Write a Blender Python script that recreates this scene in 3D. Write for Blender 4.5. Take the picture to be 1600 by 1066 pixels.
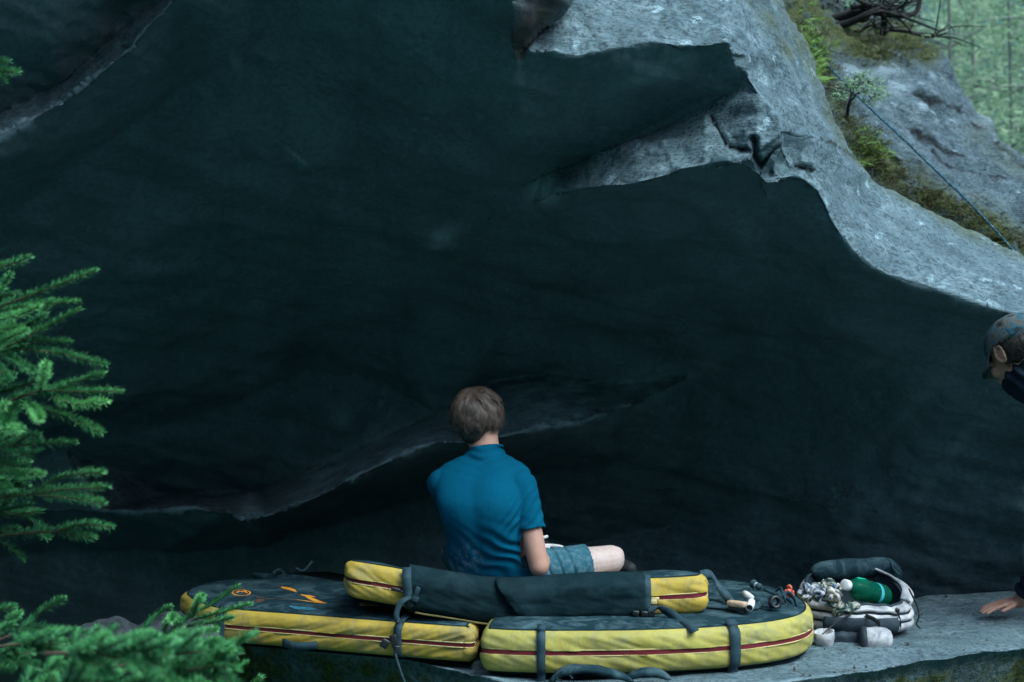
import bpy, bmesh, math, random
import numpy as np
from mathutils import Vector, Matrix, Quaternion, noise
from mathutils.geometry import delaunay_2d_cdt
from mathutils.bvhtree import BVHTree

random.seed(7)
SC = bpy.context.scene
for o in list(bpy.data.objects):
    bpy.data.objects.remove(o)
COL = SC.collection
R = math.radians
EYE = Vector((0.0, 0.0, 1.18))
FPX = 2222.0                                   # focal length in photo pixels (50 mm on 36 mm, 1600 px wide)

# ------------------------------------------------------------------ camera, sky, sun, exposure
cam = bpy.data.cameras.new('camera')
cam_o = bpy.data.objects.new('camera', cam)
COL.objects.link(cam_o)
cam_o.location = EYE
cam_o.rotation_euler = (R(90), 0, 0)
cam.lens = 50.0
cam.sensor_width = 36.0
cam.clip_end = 600
cam.dof.use_dof = True
cam.dof.focus_distance = 5.65
cam.dof.aperture_fstop = 2.3
SC.camera = cam_o

SUN_DIR = Vector((0.44, -0.36, 0.82)).normalized()       # towards the bright part of the cloudy sky
SUN_EL = math.asin(SUN_DIR.z)
world = bpy.data.worlds.new('World')
SC.world = world
world.use_nodes = True
wn = world.node_tree
for n in list(wn.nodes):
    wn.nodes.remove(n)
w_out = wn.nodes.new('ShaderNodeOutputWorld')
w_bg = wn.nodes.new('ShaderNodeBackground')
w_sky = wn.nodes.new('ShaderNodeTexSky')
w_sky.sky_type = 'NISHITA'
w_sky.sun_disc = False
w_sky.sun_elevation = SUN_EL
w_sky.sun_rotation = math.atan2(SUN_DIR.x, SUN_DIR.y)
w_sky.air_density = 1.0
w_sky.dust_density = 2.5
w_sky.ozone_density = 2.0
w_bg.inputs['Strength'].default_value = 0.15
wn.links.new(w_sky.outputs['Color'], w_bg.inputs['Color'])
wn.links.new(w_bg.outputs['Background'], w_out.inputs['Surface'])

sun = bpy.data.lights.new('sun', 'SUN')
sun.energy = 1.5
sun.angle = R(38)
sun.color = (0.62, 0.92, 1.0)
sun_o = bpy.data.objects.new('sun', sun)
COL.objects.link(sun_o)
sun_o.rotation_euler = SUN_DIR.to_track_quat('Z', 'Y').to_euler()
sun_o.location = (6, -5, 9)

SC.view_settings.view_transform = 'Standard'
SC.view_settings.look = 'None'
SC.view_settings.gamma = 1.0
SC.view_settings.use_curve_mapping = False
SC.view_settings.exposure = 1.2
SC.render.engine = 'CYCLES'
SC.cycles.use_denoising = True
SC.cycles.max_bounces = 6
SC.cycles.diffuse_bounces = 4
SC.cycles.transparent_max_bounces = 12
SC.cycles.sample_clamp_indirect = 4.0

# ------------------------------------------------------------------ helpers
def P(px, py, d):
    """world point that stands d metres in front of the camera, in the direction of photo pixel (px, py)"""
    return Vector(((px - 800) / FPX * d, d, EYE.z - (py - 533) / FPX * d))

def G(px, py, z):
    """world point at height z in the direction of photo pixel (px, py)"""
    d = (EYE.z - z) * FPX / (py - 533)
    return Vector(((px - 800) / FPX * d, d, z))

def tag(o, label, cat, group=None):
    o['label'] = label
    o['category'] = cat
    if group:
        o['group'] = group
    return o

def kind(o, k):
    o['kind'] = k
    return o

def empty(name, loc, label=None, cat=None, group=None):
    o = bpy.data.objects.new(name, None)
    o.empty_display_size = 0.05
    COL.objects.link(o)
    o.location = loc
    if label:
        tag(o, label, cat, group)
    return o

def obj(name, mesh, mat=None, parent=None, smooth=True):
    """mesh in world coordinates becomes one object; under a parent it keeps its place"""
    o = bpy.data.objects.new(name, mesh)
    COL.objects.link(o)
    mesh.name = name
    if mat is not None:
        if isinstance(mat, (list, tuple)):
            for m in mat:
                mesh.materials.append(m)
        else:
            mesh.materials.append(mat)
    if smooth:
        mesh.polygons.foreach_set('use_smooth', [True] * len(mesh.polygons))
    if parent is not None:
        o.parent = parent
        off = Vector((0, 0, 0))
        p = parent
        while p is not None:
            off += p.location
            p = p.parent
        mesh.transform(Matrix.Translation(-off))
    return o

def mk(verts, faces):
    me = bpy.data.meshes.new('m')
    me.from_pydata([tuple(v) for v in verts], [], [tuple(f) for f in faces])
    me.update()
    return me

def bm_mesh(bm):
    me = bpy.data.meshes.new('m')
    bmesh.ops.recalc_face_normals(bm, faces=bm.faces)
    bm.to_mesh(me)
    bm.free()
    return me

def nz(v, s=1.0, o=0.0):
    return noise.noise(Vector((v[0] * s + o, v[1] * s - o * 0.7, v[2] * s + o * 1.3)))

def fbm(v, s, oct_=4, o=0.0):
    return noise.fractal(Vector((v[0] * s + o, v[1] * s + o, v[2] * s - o)), 1.0, 2.0, oct_)

def catmull(pts, n_per=8, closed=False):
    pts = [Vector(p) for p in pts]
    out = []
    N = len(pts)
    rng = N if closed else N - 1
    for i in range(rng):
        p1, p2 = pts[i], pts[(i + 1) % N]
        p0 = pts[(i - 1) % N] if (closed or i > 0) else p1 * 2 - p2
        p3 = pts[(i + 2) % N] if (closed or i + 2 < N) else p2 * 2 - p1
        for k in range(n_per):
            t = k / n_per
            out.append(0.5 * ((2 * p1) + (p2 - p0) * t + (2 * p0 - 5 * p1 + 4 * p2 - p3) * t * t
                              + (-p0 + 3 * p1 - 3 * p2 + p3) * t ** 3))
    if not closed:
        out.append(pts[-1].copy())
    return out

def resample(pts, n, closed=False):
    P_ = [Vector(p) for p in pts]
    if closed:
        P_ = P_ + [P_[0]]
    L = [0.0]
    for a, b in zip(P_, P_[1:]):
        L.append(L[-1] + (b - a).length)
    tot = L[-1]
    out = []
    j = 0
    cnt = n if closed else n - 1
    for i in range(n):
        s = tot * i / cnt
        while j < len(L) - 2 and L[j + 1] < s:
            j += 1
        seg = L[j + 1] - L[j]
        t = 0 if seg < 1e-9 else (s - L[j]) / seg
        out.append(P_[j].lerp(P_[j + 1], min(1, max(0, t))))
    return out

def frames(pts):
    """parallel-transport frames along a polyline"""
    T = []
    for i in range(len(pts)):
        a = pts[max(0, i - 1)]
        b = pts[min(len(pts) - 1, i + 1)]
        t = (b - a)
        T.append(t.normalized() if t.length > 1e-9 else Vector((0, 0, 1)))
    up = Vector((0, 0, 1)) if abs(T[0].z) < 0.9 else Vector((1, 0, 0))
    n = (up - T[0] * up.dot(T[0])).normalized()
    out = []
    for t in T:
        n = (n - t * n.dot(t))
        n = n.normalized() if n.length > 1e-6 else t.orthogonal().normalized()
        out.append((t, n, t.cross(n)))
    return out

def tube_data(pts, radii, seg=8, cap=True):
    pts = [Vector(p) for p in pts]
    if not isinstance(radii, (list, tuple)):
        radii = [radii] * len(pts)
    V, F = [], []
    for p, r, (t, n, b) in zip(pts, radii, frames(pts)):
        for k in range(seg):
            a = 2 * math.pi * k / seg
            V.append(p + n * (math.cos(a) * r) + b * (math.sin(a) * r))
    for i in range(len(pts) - 1):
        for k in range(seg):
            k2 = (k + 1) % seg
            F.append((i * seg + k, i * seg + k2, (i + 1) * seg + k2, (i + 1) * seg + k))
    if cap:
        F.append(tuple(range(seg - 1, -1, -1)))
        F.append(tuple((len(pts) - 1) * seg + k for k in range(seg)))
    return V, F

def tube(pts, radii, seg=8):
    return mk(*tube_data(pts, radii, seg))

class Bag:
    """collects raw geometry for one mesh"""
    def __init__(s):
        s.v, s.f = [], []
    def add(s, V, F):
        o = len(s.v)
        s.v.extend(V)
        s.f.extend([tuple(i + o for i in f) for f in F])
    def tube(s, pts, r, seg=8):
        s.add(*tube_data(pts, r, seg))
    def box(s, c, size, rot=None):
        c = Vector(c)
        V = []
        for dx in (-.5, .5):
            for dy in (-.5, .5):
                for dz in (-.5, .5):
                    v = Vector((dx * size[0], dy * size[1], dz * size[2]))
                    if rot is not None:
                        v = rot @ v
                    V.append(c + v)
        s.add(V, [(0, 1, 3, 2), (4, 6, 7, 5), (0, 4, 5, 1), (2, 3, 7, 6), (0, 2, 6, 4), (1, 5, 7, 3)])
    def mesh(s):
        return mk(s.v, s.f)

def ribbon(path, width_dir, width, thick, n=None, nrm=None):
    """a flat strap of real thickness: path points, width direction per point or one for all"""
    path = [Vector(p) for p in path]
    V, F = [], []
    for i, p in enumerate(path):
        a = path[max(0, i - 1)]
        b = path[min(len(path) - 1, i + 1)]
        t = (b - a).normalized()
        w = Vector(width_dir[i] if isinstance(width_dir, list) else width_dir)
        w = (w - t * w.dot(t)).normalized()
        u = t.cross(w)
        for sx, su in ((-1, -1), (1, -1), (1, 1), (-1, 1)):
            V.append(p + w * (sx * width / 2) + u * (su * thick / 2))
    for i in range(len(path) - 1):
        for k in range(4):
            k2 = (k + 1) % 4
            F.append((i * 4 + k, i * 4 + k2, i * 4 + 4 + k2, i * 4 + 4 + k))
    F.append((3, 2, 1, 0))
    e = (len(path) - 1) * 4
    F.append((e, e + 1, e + 2, e + 3))
    return mk(V, F)

def bevel_mesh(me, w=0.003, seg=2):
    bm = bmesh.new()
    bm.from_mesh(me)
    bmesh.ops.bevel(bm, geom=bm.edges[:], offset=w, segments=seg, affect='EDGES', profile=0.5)
    bpy.data.meshes.remove(me)
    return bm_mesh(bm)

def capsule(bag, p0, p1, r0, r1, seg=18, hem=5, sq=(1, 1), nref=None):
    """tapered capsule; sq scales the two cross directions"""
    p0, p1 = Vector(p0), Vector(p1)
    t = (p1 - p0)
    L = t.length
    t = t / L if L > 1e-6 else Vector((0, 0, 1))
    if nref is None:
        n = t.orthogonal().normalized()
    else:
        n = Vector(nref)
        n = (n - t * n.dot(t)).normalized()
    b = t.cross(n)
    rings = []
    for i in range(hem + 1):
        a = math.pi / 2 * (1 - i / hem)
        rings.append((p0 - t * (math.sin(a) * r0), math.cos(a) * r0))
    for i in range(hem + 1):
        a = math.pi / 2 * (i / hem)
        rings.append((p1 + t * (math.sin(a) * r1), math.cos(a) * r1))
    V, F = [], []
    for c, r in rings:
        r = max(r, 1e-5)
        for k in range(seg):
            a = 2 * math.pi * k / seg
            V.append(c + n * (math.cos(a) * r * sq[0]) + b * (math.sin(a) * r * sq[1]))
    for i in range(len(rings) - 1):
        for k in range(seg):
            k2 = (k + 1) % seg
            F.append((i * seg + k, i * seg + k2, (i + 1) * seg + k2, (i + 1) * seg + k))
    F.append(tuple(range(seg - 1, -1, -1)))
    F.append(tuple((len(rings) - 1) * seg + k for k in range(seg)))
    bag.add(V, F)

def ellipsoid(bag, c, rad, rot=None, seg=24, rings=14):
    c = Vector(c)
    V, F = [], []
    for i in range(rings + 1):
        th = math.pi * i / rings
        for k in range(seg):
            a = 2 * math.pi * k / seg
            st = max(math.sin(th), 1e-4)
            v = Vector((math.cos(a) * st * rad[0], math.sin(a) * st * rad[1], math.cos(th) * rad[2]))
            if rot is not None:
                v = rot @ v
            V.append(c + v)
    for i in range(rings):
        for k in range(seg):
            k2 = (k + 1) % seg
            F.append((i * seg + k, (i + 1) * seg + k, (i + 1) * seg + k2, i * seg + k2))
    bag.add(V, F)

def loft(bag, rings, cap=True):
    n = len(rings[0])
    V = [p for r in rings for p in r]
    F = []
    for i in range(len(rings) - 1):
        for k in range(n):
            k2 = (k + 1) % n
            F.append((i * n + k, i * n + k2, (i + 1) * n + k2, (i + 1) * n + k))
    if cap:
        F.append(tuple(range(n - 1, -1, -1)))
        F.append(tuple((len(rings) - 1) * n + k for k in range(n)))
    bag.add(V, F)

def remesh(bag, voxel, smooth=4, fac=0.5):
    """one continuous skin around everything in the bag"""
    me = bag.mesh()
    bm = bmesh.new()
    bm.from_mesh(me)
    bmesh.ops.recalc_face_normals(bm, faces=bm.faces)
    bm.to_mesh(me)
    bm.free()
    o = bpy.data.objects.new('tmp', me)
    COL.objects.link(o)
    m = o.modifiers.new('r', 'REMESH')
    m.mode = 'VOXEL'
    m.voxel_size = voxel
    if smooth:
        s = o.modifiers.new('s', 'SMOOTH')
        s.factor = fac
        s.iterations = smooth
    dg = bpy.context.evaluated_depsgraph_get()
    out = bpy.data.meshes.new_from_object(o.evaluated_get(dg))
    bpy.data.objects.remove(o)
    bpy.data.meshes.remove(me)
    return out

def displace(me, fn):
    """move every vertex along its normal by fn(position, normal)"""
    me.update()
    nv = [v.normal.copy() for v in me.vertices]
    for v, n in zip(me.vertices, nv):
        v.co = v.co + n * fn(v.co, n)
    me.update()

def drop(me, test):
    """delete faces whose centre passes the test"""
    bm = bmesh.new()
    bm.from_mesh(me)
    bmesh.ops.delete(bm, geom=[f for f in bm.faces if test(f.calc_center_median())], context='FACES')
    bm.to_mesh(me)
    bm.free()
    return me

def thicken(me, t):
    """give an open sheet a real thickness (inwards); keeps point attributes of the outer face"""
    bm = bmesh.new()
    bm.from_mesh(me)
    bmesh.ops.delete(bm, geom=[v for v in bm.verts if not v.link_faces], context='VERTS')
    bm.normal_update()
    outer = list(bm.faces)
    off = {v: v.co - v.normal * t for v in bm.verts}
    edges = [e for e in bm.edges if e.is_boundary]
    lay = [l for l in bm.verts.layers.float.values()]
    inner = {}
    for v in list(bm.verts):
        w = bm.verts.new(off[v])
        for l in lay:
            w[l] = v[l]
        inner[v] = w
    for f in outer:
        nf = bm.faces.new([inner[v] for v in reversed(f.verts)])
        nf.smooth = True
    for e in edges:
        l = e.link_loops[0]
        a, b = l.vert, l.link_loop_next.vert
        try:
            bm.faces.new([b, a, inner[a], inner[b]])
        except ValueError:
            pass
    bm.to_mesh(me)
    bm.free()
    return me

def attr(me, name, vals):
    a = me.attributes.new(name, 'FLOAT', 'POINT')
    a.data.foreach_set('value', [float(x) for x in vals])

def seg_dist(px, py, poly):
    """distance from (px,py) to a polyline of (x,y) points (numpy arrays welcome)"""
    best = None
    for (ax, ay), (bx, by) in zip(poly, poly[1:]):
        dx, dy = bx - ax, by - ay
        L2 = dx * dx + dy * dy + 1e-9
        t = np.clip(((px - ax) * dx + (py - ay) * dy) / L2, 0, 1)
        dd = np.hypot(px - (ax + t * dx), py - (ay + t * dy))
        best = dd if best is None else np.minimum(best, dd)
    return best

# ------------------------------------------------------------------ materials
class NT:
    def __init__(s, name):
        s.m = bpy.data.materials.new(name)
        s.m.use_nodes = True
        s.t = s.m.node_tree
        s.b = s.t.nodes['Principled BSDF']
        s.co = s.t.nodes.new('ShaderNodeTexCoord').outputs['Object']
    def n(s, typ, **kw):
        x = s.t.nodes.new(typ)
        for k, v in kw.items():
            setattr(x, k, v)
        return x
    def link(s, a, b):
        s.t.links.new(a, b)
    def noise(s, scale, detail=4, rough=0.55, stretch=None, dist=0.0, co=None):
        x = s.n('ShaderNodeTexNoise')
        x.inputs['Scale'].default_value = scale
        x.inputs['Detail'].default_value = detail
        x.inputs['Roughness'].default_value = rough
        x.inputs['Distortion'].default_value = dist
        src = co or s.co
        if stretch:
            mp = s.n('ShaderNodeMapping')
            mp.inputs['Scale'].default_value = stretch[:3]
            if len(stretch) > 3:
                mp.inputs['Rotation'].default_value = stretch[3]
            s.link(src, mp.inputs['Vector'])
            src = mp.outputs['Vector']
        s.link(src, x.inputs['Vector'])
        return x.outputs['Fac']
    def ramp(s, fac, stops):
        x = s.n('ShaderNodeValToRGB')
        e = x.color_ramp.elements
        while len(e) < len(stops):
            e.new(0.5)
        for el, (p, c) in zip(e, stops):
            el.position = p
            if not isinstance(c, (tuple, list)):
                c = (c, c, c)
            el.color = (c[0], c[1], c[2], 1)
        s.link(fac, x.inputs['Fac'])
        return x.outputs['Color']
    def mix(s, fac, a, b, mode='MIX'):
        x = s.n('ShaderNodeMix', data_type='RGBA', blend_type=mode)
        for sock, v in ((x.inputs[0], fac), (x.inputs[6], a), (x.inputs[7], b)):
            if isinstance(v, (int, float)):
                sock.default_value = v
            elif isinstance(v, (tuple, list)):
                sock.default_value = (v[0], v[1], v[2], 1)
            else:
                s.link(v, sock)
        return x.outputs[2]
    def math(s, op, a, b=None):
        x = s.n('ShaderNodeMath', operation=op)
        for i, v in enumerate((a, b)):
            if v is None:
                continue
            if isinstance(v, (int, float)):
                x.inputs[i].default_value = v
            else:
                s.link(v, x.inputs[i])
        return x.outputs[0]
    def attr(s, name):
        x = s.n('ShaderNodeAttribute', attribute_name=name)
        return x.outputs['Fac']
    def bump(s, h, strength=0.4, dist=0.01, prev=None):
        x = s.n('ShaderNodeBump')
        x.inputs['Strength'].default_value = strength
        x.inputs['Distance'].default_value = dist
        s.link(h, x.inputs['Height'])
        if prev is not None:
            s.link(prev, x.inputs['Normal'])
        return x.outputs['Normal']
    def done(s, color=None, rough=0.8, normal=None, spec=0.3, **kw):
        if color is not None:
            if isinstance(color, (tuple, list)):
                s.b.inputs['Base Color'].default_value = (color[0], color[1], color[2], 1)
            else:
                s.link(color, s.b.inputs['Base Color'])
        if isinstance(rough, (int, float)):
            s.b.inputs['Roughness'].default_value = rough
        else:
            s.link(rough, s.b.inputs['Roughness'])
        s.b.inputs['Specular IOR Level'].default_value = spec
        if normal is not None:
            s.link(normal, s.b.inputs['Normal'])
        for k, v in kw.items():
            s.b.inputs[k.replace('_', ' ')].default_value = v
        return s.m

def mat_plain(name, c, rough=0.7, var=0.25, scale=30, bump=0.15, bscale=200, spec=0.3, **kw):
    m = NT(name)
    f = m.noise(scale, 5)
    col = m.ramp(f, [(0.3, [x * (1 - var) for x in c]), (0.7, [min(1, x * (1 + var)) for x in c])])
    nrm = m.bump(m.noise(bscale, 3), bump, 0.004)
    return m.done(col, rough, nrm, spec, **kw)

def mat_rock(name, dark, mid, pale, moss=True, spots=0.5, stri=(2.6, 5.0, 15, (0.15, 0.32, 0.0)), bump=0.55):
    m = NT(name)
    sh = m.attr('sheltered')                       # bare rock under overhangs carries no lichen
    ex = m.math('SUBTRACT', 1.0, sh)
    med = m.noise(6, 7, 0.68, dist=0.5)
    fine = m.noise(48, 3, 0.7)
    st = m.noise(2.2, 5, 0.68, stretch=stri)
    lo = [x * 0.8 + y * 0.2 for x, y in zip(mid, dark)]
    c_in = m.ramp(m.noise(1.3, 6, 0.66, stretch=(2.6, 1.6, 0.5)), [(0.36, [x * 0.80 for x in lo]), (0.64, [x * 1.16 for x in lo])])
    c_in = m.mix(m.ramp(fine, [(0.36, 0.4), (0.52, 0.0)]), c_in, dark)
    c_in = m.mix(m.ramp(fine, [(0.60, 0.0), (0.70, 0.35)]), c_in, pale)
    c = m.ramp(med, [(0.33, dark), (0.5, mid), (0.66, pale)])
    c = m.mix(m.ramp(st, [(0.38, 0.0), (0.62, 0.65)]), c, [x * 1.12 for x in mid])
    c = m.mix(m.ramp(st, [(0.30, 0.7), (0.40, 0.0)]), c, [x * 0.6 for x in dark])
    c = m.mix(m.ramp(fine, [(0.37, 0.75), (0.56, 0.0)]), c, [x * 0.5 for x in dark])
    # pale crusty lichen spots and dark flecks
    v = m.n('ShaderNodeTexVoronoi')
    v.inputs['Scale'].default_value = 8
    wob = m.n('ShaderNodeVectorMath', operation='ADD')
    m.link(m.co, wob.inputs[0])
    sc = m.math('MULTIPLY', fine, 0.12)
    m.link(sc, wob.inputs[1])
    m.link(wob.outputs[0], v.inputs['Vector'])
    patch = m.noise(3.1, 3)
    lich = m.math('MULTIPLY', m.ramp(v.outputs['Distance'], [(0.13, 1.0), (0.22, 0.0)]), m.ramp(patch, [(0.50, 0.0), (0.56, spots)]))
    c = m.mix(lich, c, [min(1, x * 1.9) for x in pale])
    fl = m.math('MULTIPLY', m.ramp(fine, [(0.56, 0.0), (0.61, 0.95)]), m.ramp(patch, [(0.42, 1.0), (0.54, 0.0)]))
    c = m.mix(fl, c, [x * 0.3 for x in dark])
    # worn, paler edges
    geo = m.n('ShaderNodeNewGeometry')
    wear = m.math('MULTIPLY', m.ramp(geo.outputs['Pointiness'], [(0.515, 0.0), (0.57, 0.75)]), m.ramp(med, [(0.35, 0.2), (0.6, 1.0)]))
    c = m.mix(wear, c, [min(1, x * 1.35) for x in pale])
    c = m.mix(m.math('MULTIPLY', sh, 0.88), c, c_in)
    # chalk, moss and cracks as masks; the first also carries the low ledge's painted light
    ch = m.math('MULTIPLY', m.attr('chalk_and_light'), m.ramp(med, [(0.33, 0.15), (0.6, 1.0)]))
    c = m.mix(ch, c, (0.38, 0.49, 0.53))
    c = m.mix(m.math('MULTIPLY', m.attr('brown_and_shade'), m.ramp(st, [(0.3, 0.7), (0.6, 1.0)])), c, m.ramp(st, [(0.35, (0.018, 0.017, 0.015)), (0.65, (0.075, 0.062, 0.054))]))
    c = m.mix(m.attr('crack'), c, [x * 0.12 for x in dark])
    if moss:
        ms = m.math('MULTIPLY', m.attr('moss'), m.ramp(med, [(0.36, 0.0), (0.54, 1.0)]))
        mc = m.ramp(fine, [(0.3, (0.020, 0.026, 0.012)), (0.55, (0.060, 0.078, 0.022)), (0.75, (0.13, 0.145, 0.045))])
        c = m.mix(ms, c, mc)
    h = m.math('ADD', m.math('MULTIPLY', med, 1.2), m.math('ADD', m.math('MULTIPLY', fine, 0.4), m.math('MULTIPLY', st, 1.1)))
    h = m.math('MULTIPLY', h, m.math('ADD', m.math('MULTIPLY', ex, 0.75), 0.25))
    nrm = m.bump(h, bump, 0.035)
    return m.done(c, 0.86, nrm, 0.25)
# ------------------------------------------------------------------ rock materials
M = {}
M['rock'] = mat_rock('boulder_rock', (0.045, 0.080, 0.093), (0.105, 0.165, 0.188), (0.225, 0.315, 0.345), spots=0.5)
M['ledge'] = mat_rock('ledge_rock', (0.07, 0.115, 0.135), (0.135, 0.205, 0.232), (0.21, 0.29, 0.315), spots=0.2,
                      stri=(2.2, 22, 9, (0.0, 0.05, 0.25)), bump=0.6)
M['bankrock'] = mat_rock('bank_rock', (0.045, 0.05, 0.045), (0.075, 0.08, 0.07), (0.13, 0.135, 0.12), spots=0.2)
M['soil'] = mat_plain('forest_floor', (0.05, 0.05, 0.036), 0.95, 0.5, 6, 0.8, 40)
M['hill'] = mat_plain('ground_and_added_slope', (0.028, 0.088, 0.080), 0.95, 0.5, 0.8, 0.8, 6)

def relief(name, lines, pts, step, box, mat, wob, fine_box=None, fine_step=None, masks=None, beyond=None):
    """A rock surface from control lines and points (photo direction + distance in metres).
    Between them the facets are flat; lips and creases stay sharp; noise gives the weathered relief."""
    cv, ce = [], []
    idx = {}
    def addc(p):
        k = (round(p[0], 1), round(p[1], 1))
        if k not in idx:
            idx[k] = len(cv)
            cv.append(p)
        return idx[k]
    for ln in lines:
        ids = [addc(p) for p in ln]
        ce += [(a, b) for a, b in zip(ids, ids[1:]) if a != b]
    for p in pts:
        addc(p)
    r = delaunay_2d_cdt([Vector((p[0], p[1])) for p in cv], ce, [], 0, 0.01)
    cvo = np.array([(v.x, v.y) for v in r[0]])
    inv = []
    for i, orig in enumerate(r[3]):
        if orig:
            inv.append(1.0 / cv[orig[0]][2])
        else:                                       # a crossing the triangulation added
            dd = [(math.hypot(cvo[i][0] - p[0], cvo[i][1] - p[1]), p[2]) for p in cv]
            dd.sort()
            (d0, a), (d1, b) = dd[0], dd[1]
            inv.append((d1 / a + d0 / b) / (d0 + d1))
    inv = np.array(inv)
    tris = r[2]
    # dense points
    dv, de, did = [], [], {}
    def addd(x, y):
        k = (round(x, 1), round(y, 1))
        if k not in did:
            did[k] = len(dv)
            dv.append((x, y))
        return did[k]
    rs = random.Random(3)
    for ln in lines:
        prev = None
        for (x0, y0, _), (x1, y1, _) in zip(ln, ln[1:]):
            L = math.hypot(x1 - x0, y1 - y0)
            inside = fine_box and fine_box[0] < (x0 + x1) / 2 < fine_box[2] and fine_box[1] < (y0 + y1) / 2 < fine_box[3]
            s = fine_step if inside else step
            n = max(1, int(L / s))
            for k in range(n + 1):
                i = addd(x0 + (x1 - x0) * k / n, y0 + (y1 - y0) * k / n)
                if prev is not None and prev != i:
                    de.append((prev, i))
                prev = i
    def grid(b, s, skip=None):
        y = b[1]
        row = 0
        while y <= b[3]:
            x = b[0] + (s / 2 if row % 2 else 0)
            while x <= b[2]:
                if not (skip and skip[0] < x < skip[2] and skip[1] < y < skip[3]):
                    addd(x + rs.uniform(-.25, .25) * s, y + rs.uniform(-.25, .25) * s)
                x += s
            y += s * 0.87
            row += 1
    if fine_box:
        grid(box, step, fine_box)
        grid(fine_box, fine_step)
    else:
        grid(box, step)
    r2 = delaunay_2d_cdt([Vector(p) for p in dv], de, [], 0, 0.01)
    vo = np.array([(v.x, v.y) for v in r2[0]])
    tr = [tuple(t) for t in r2[2]]
    # subdivide once: edge midpoints
    em, vl, nt = {}, [tuple(p) for p in vo], []
    def mid(a, b):
        k = (a, b) if a < b else (b, a)
        if k not in em:
            em[k] = len(vl)
            vl.append(((vl[a][0] + vl[b][0]) / 2, (vl[a][1] + vl[b][1]) / 2))
        return em[k]
    for t in tr:
        if len(t) != 3:
            for q in range(1, len(t) - 1):
                nt.append((t[0], t[q], t[q + 1]))
            continue
        a, b, c = t
        ab, bc, ca = mid(a, b), mid(b, c), mid(c, a)
        nt += [(a, ab, ca), (ab, b, bc), (ca, bc, c), (ab, bc, ca)]
    vo = np.array(vl)
    di = np.full(len(vo), np.nan)
    for t in tris:
        if beyond and beyond(sum(cvo[i][0] for i in t) / len(t), sum(cvo[i][1] for i in t) / len(t)):
            continue
        for q in range(1, len(t) - 1):
            A, B, C_ = cvo[t[0]], cvo[t[q]], cvo[t[q + 1]]
            den = (B[1] - C_[1]) * (A[0] - C_[0]) + (C_[0] - B[0]) * (A[1] - C_[1])
            if abs(den) < 1e-9:
                continue
            l0 = ((B[1] - C_[1]) * (vo[:, 0] - C_[0]) + (C_[0] - B[0]) * (vo[:, 1] - C_[1])) / den
            l1 = ((C_[1] - A[1]) * (vo[:, 0] - C_[0]) + (A[0] - C_[0]) * (vo[:, 1] - C_[1])) / den
            l2 = 1 - l0 - l1
            ok = (l0 >= -1e-4) & (l1 >= -1e-4) & (l2 >= -1e-4) & np.isnan(di)
            di[ok] = (l0 * inv[t[0]] + l1 * inv[t[q]] + l2 * inv[t[q + 1]])[ok]
    keep = ~np.isnan(di)
    remap = -np.ones(len(vo), int)
    remap[keep] = np.arange(keep.sum())
    V, D2 = [], vo[keep]
    for (x, y), iv in zip(D2, di[keep]):
        V.append(P(x, y, 1.0 / iv))
    F = [tuple(remap[i] for i in t) for t in nt if all(keep[i] for i in t)]
    # facing the camera side
    F2 = []
    for a, b, c in F:
        n = (V[b] - V[a]).cross(V[c] - V[a])
        F2.append((a, b, c) if n.dot(EYE - V[a]) > 0 else (a, c, b))
    me = mk(V, F2)
    if masks:
        for k, fn in masks.items():
            attr(me, k, fn(D2[:, 0], D2[:, 1]))
    me.update()
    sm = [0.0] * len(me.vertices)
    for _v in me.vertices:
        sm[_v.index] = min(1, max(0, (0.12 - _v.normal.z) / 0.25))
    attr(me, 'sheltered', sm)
    displace(me, wob)
    if masks and 'crack' in masks:                  # cracks are real grooves
        cr = [0.0] * len(me.vertices)
        me.attributes['crack'].data.foreach_get('value', cr)
        for v, c_ in zip(me.vertices, cr):
            if c_ > 0.01:
                v.co += (v.co - EYE).normalized() * (0.035 * c_)
    return me, D2

# ---- the big overhanging boulder: (photo x, photo y, metres from the camera)
L_upper = [(815, 86, 5.24), (838, 84, 5.25), (862, 85, 5.26), (884, 89, 5.27), (905, 88, 5.28), (930, 83, 5.29), (960, 75, 5.30),
           (985, 70, 5.31), (1010, 64, 5.32), (1040, 68, 5.33), (1070, 72, 5.34), (1105, 70, 5.345), (1135, 67, 5.35)]
B_edge = [(1135, 67, 5.35), (1141, 85, 5.39), (1152, 108, 5.44), (1160, 130, 5.48)]
L_crease = [(1160, 130, 5.48), (1150, 139, 5.52), (1100, 164, 5.60), (1020, 203, 5.70), (930, 240, 5.83), (850, 274, 6.08), (780, 302, 6.28), (690, 342, 6.58)]
L_lip = [(1190, 281, 5.40), (1181, 262, 5.36), (1173, 246, 5.32), (1140, 252, 5.31), (1100, 258, 5.32), (1062, 264, 5.35), (1048, 272, 5.38), (1010, 281, 5.43),
         (975, 288, 5.5), (950, 289, 5.56), (920, 293, 5.64), (870, 301, 5.85), (832, 320, 6.22), (780, 338, 6.4), (720, 356, 6.6), (650, 382, 6.85)]
R_block = [(1140, -6, 5.72), (1150, 20, 5.66), (1160, 50, 5.58), (1170, 85, 5.50), (1168, 122, 5.46), (1188, 150, 5.42), (1212, 183, 5.38),
           (1223, 205, 5.36), (1219, 232, 5.36), (1207, 252, 5.37), (1190, 281, 5.40)]
R_side = [(1156, -6, 5.92), (1166, 20, 5.88), (1176, 50, 5.82), (1186, 85, 5.76), (1186, 118, 5.72), (1206, 144, 5.70), (1228, 176, 5.68),
          (1238, 205, 5.68), (1234, 238, 5.68), (1222, 258, 5.68), (1206, 279, 5.66)]
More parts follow.
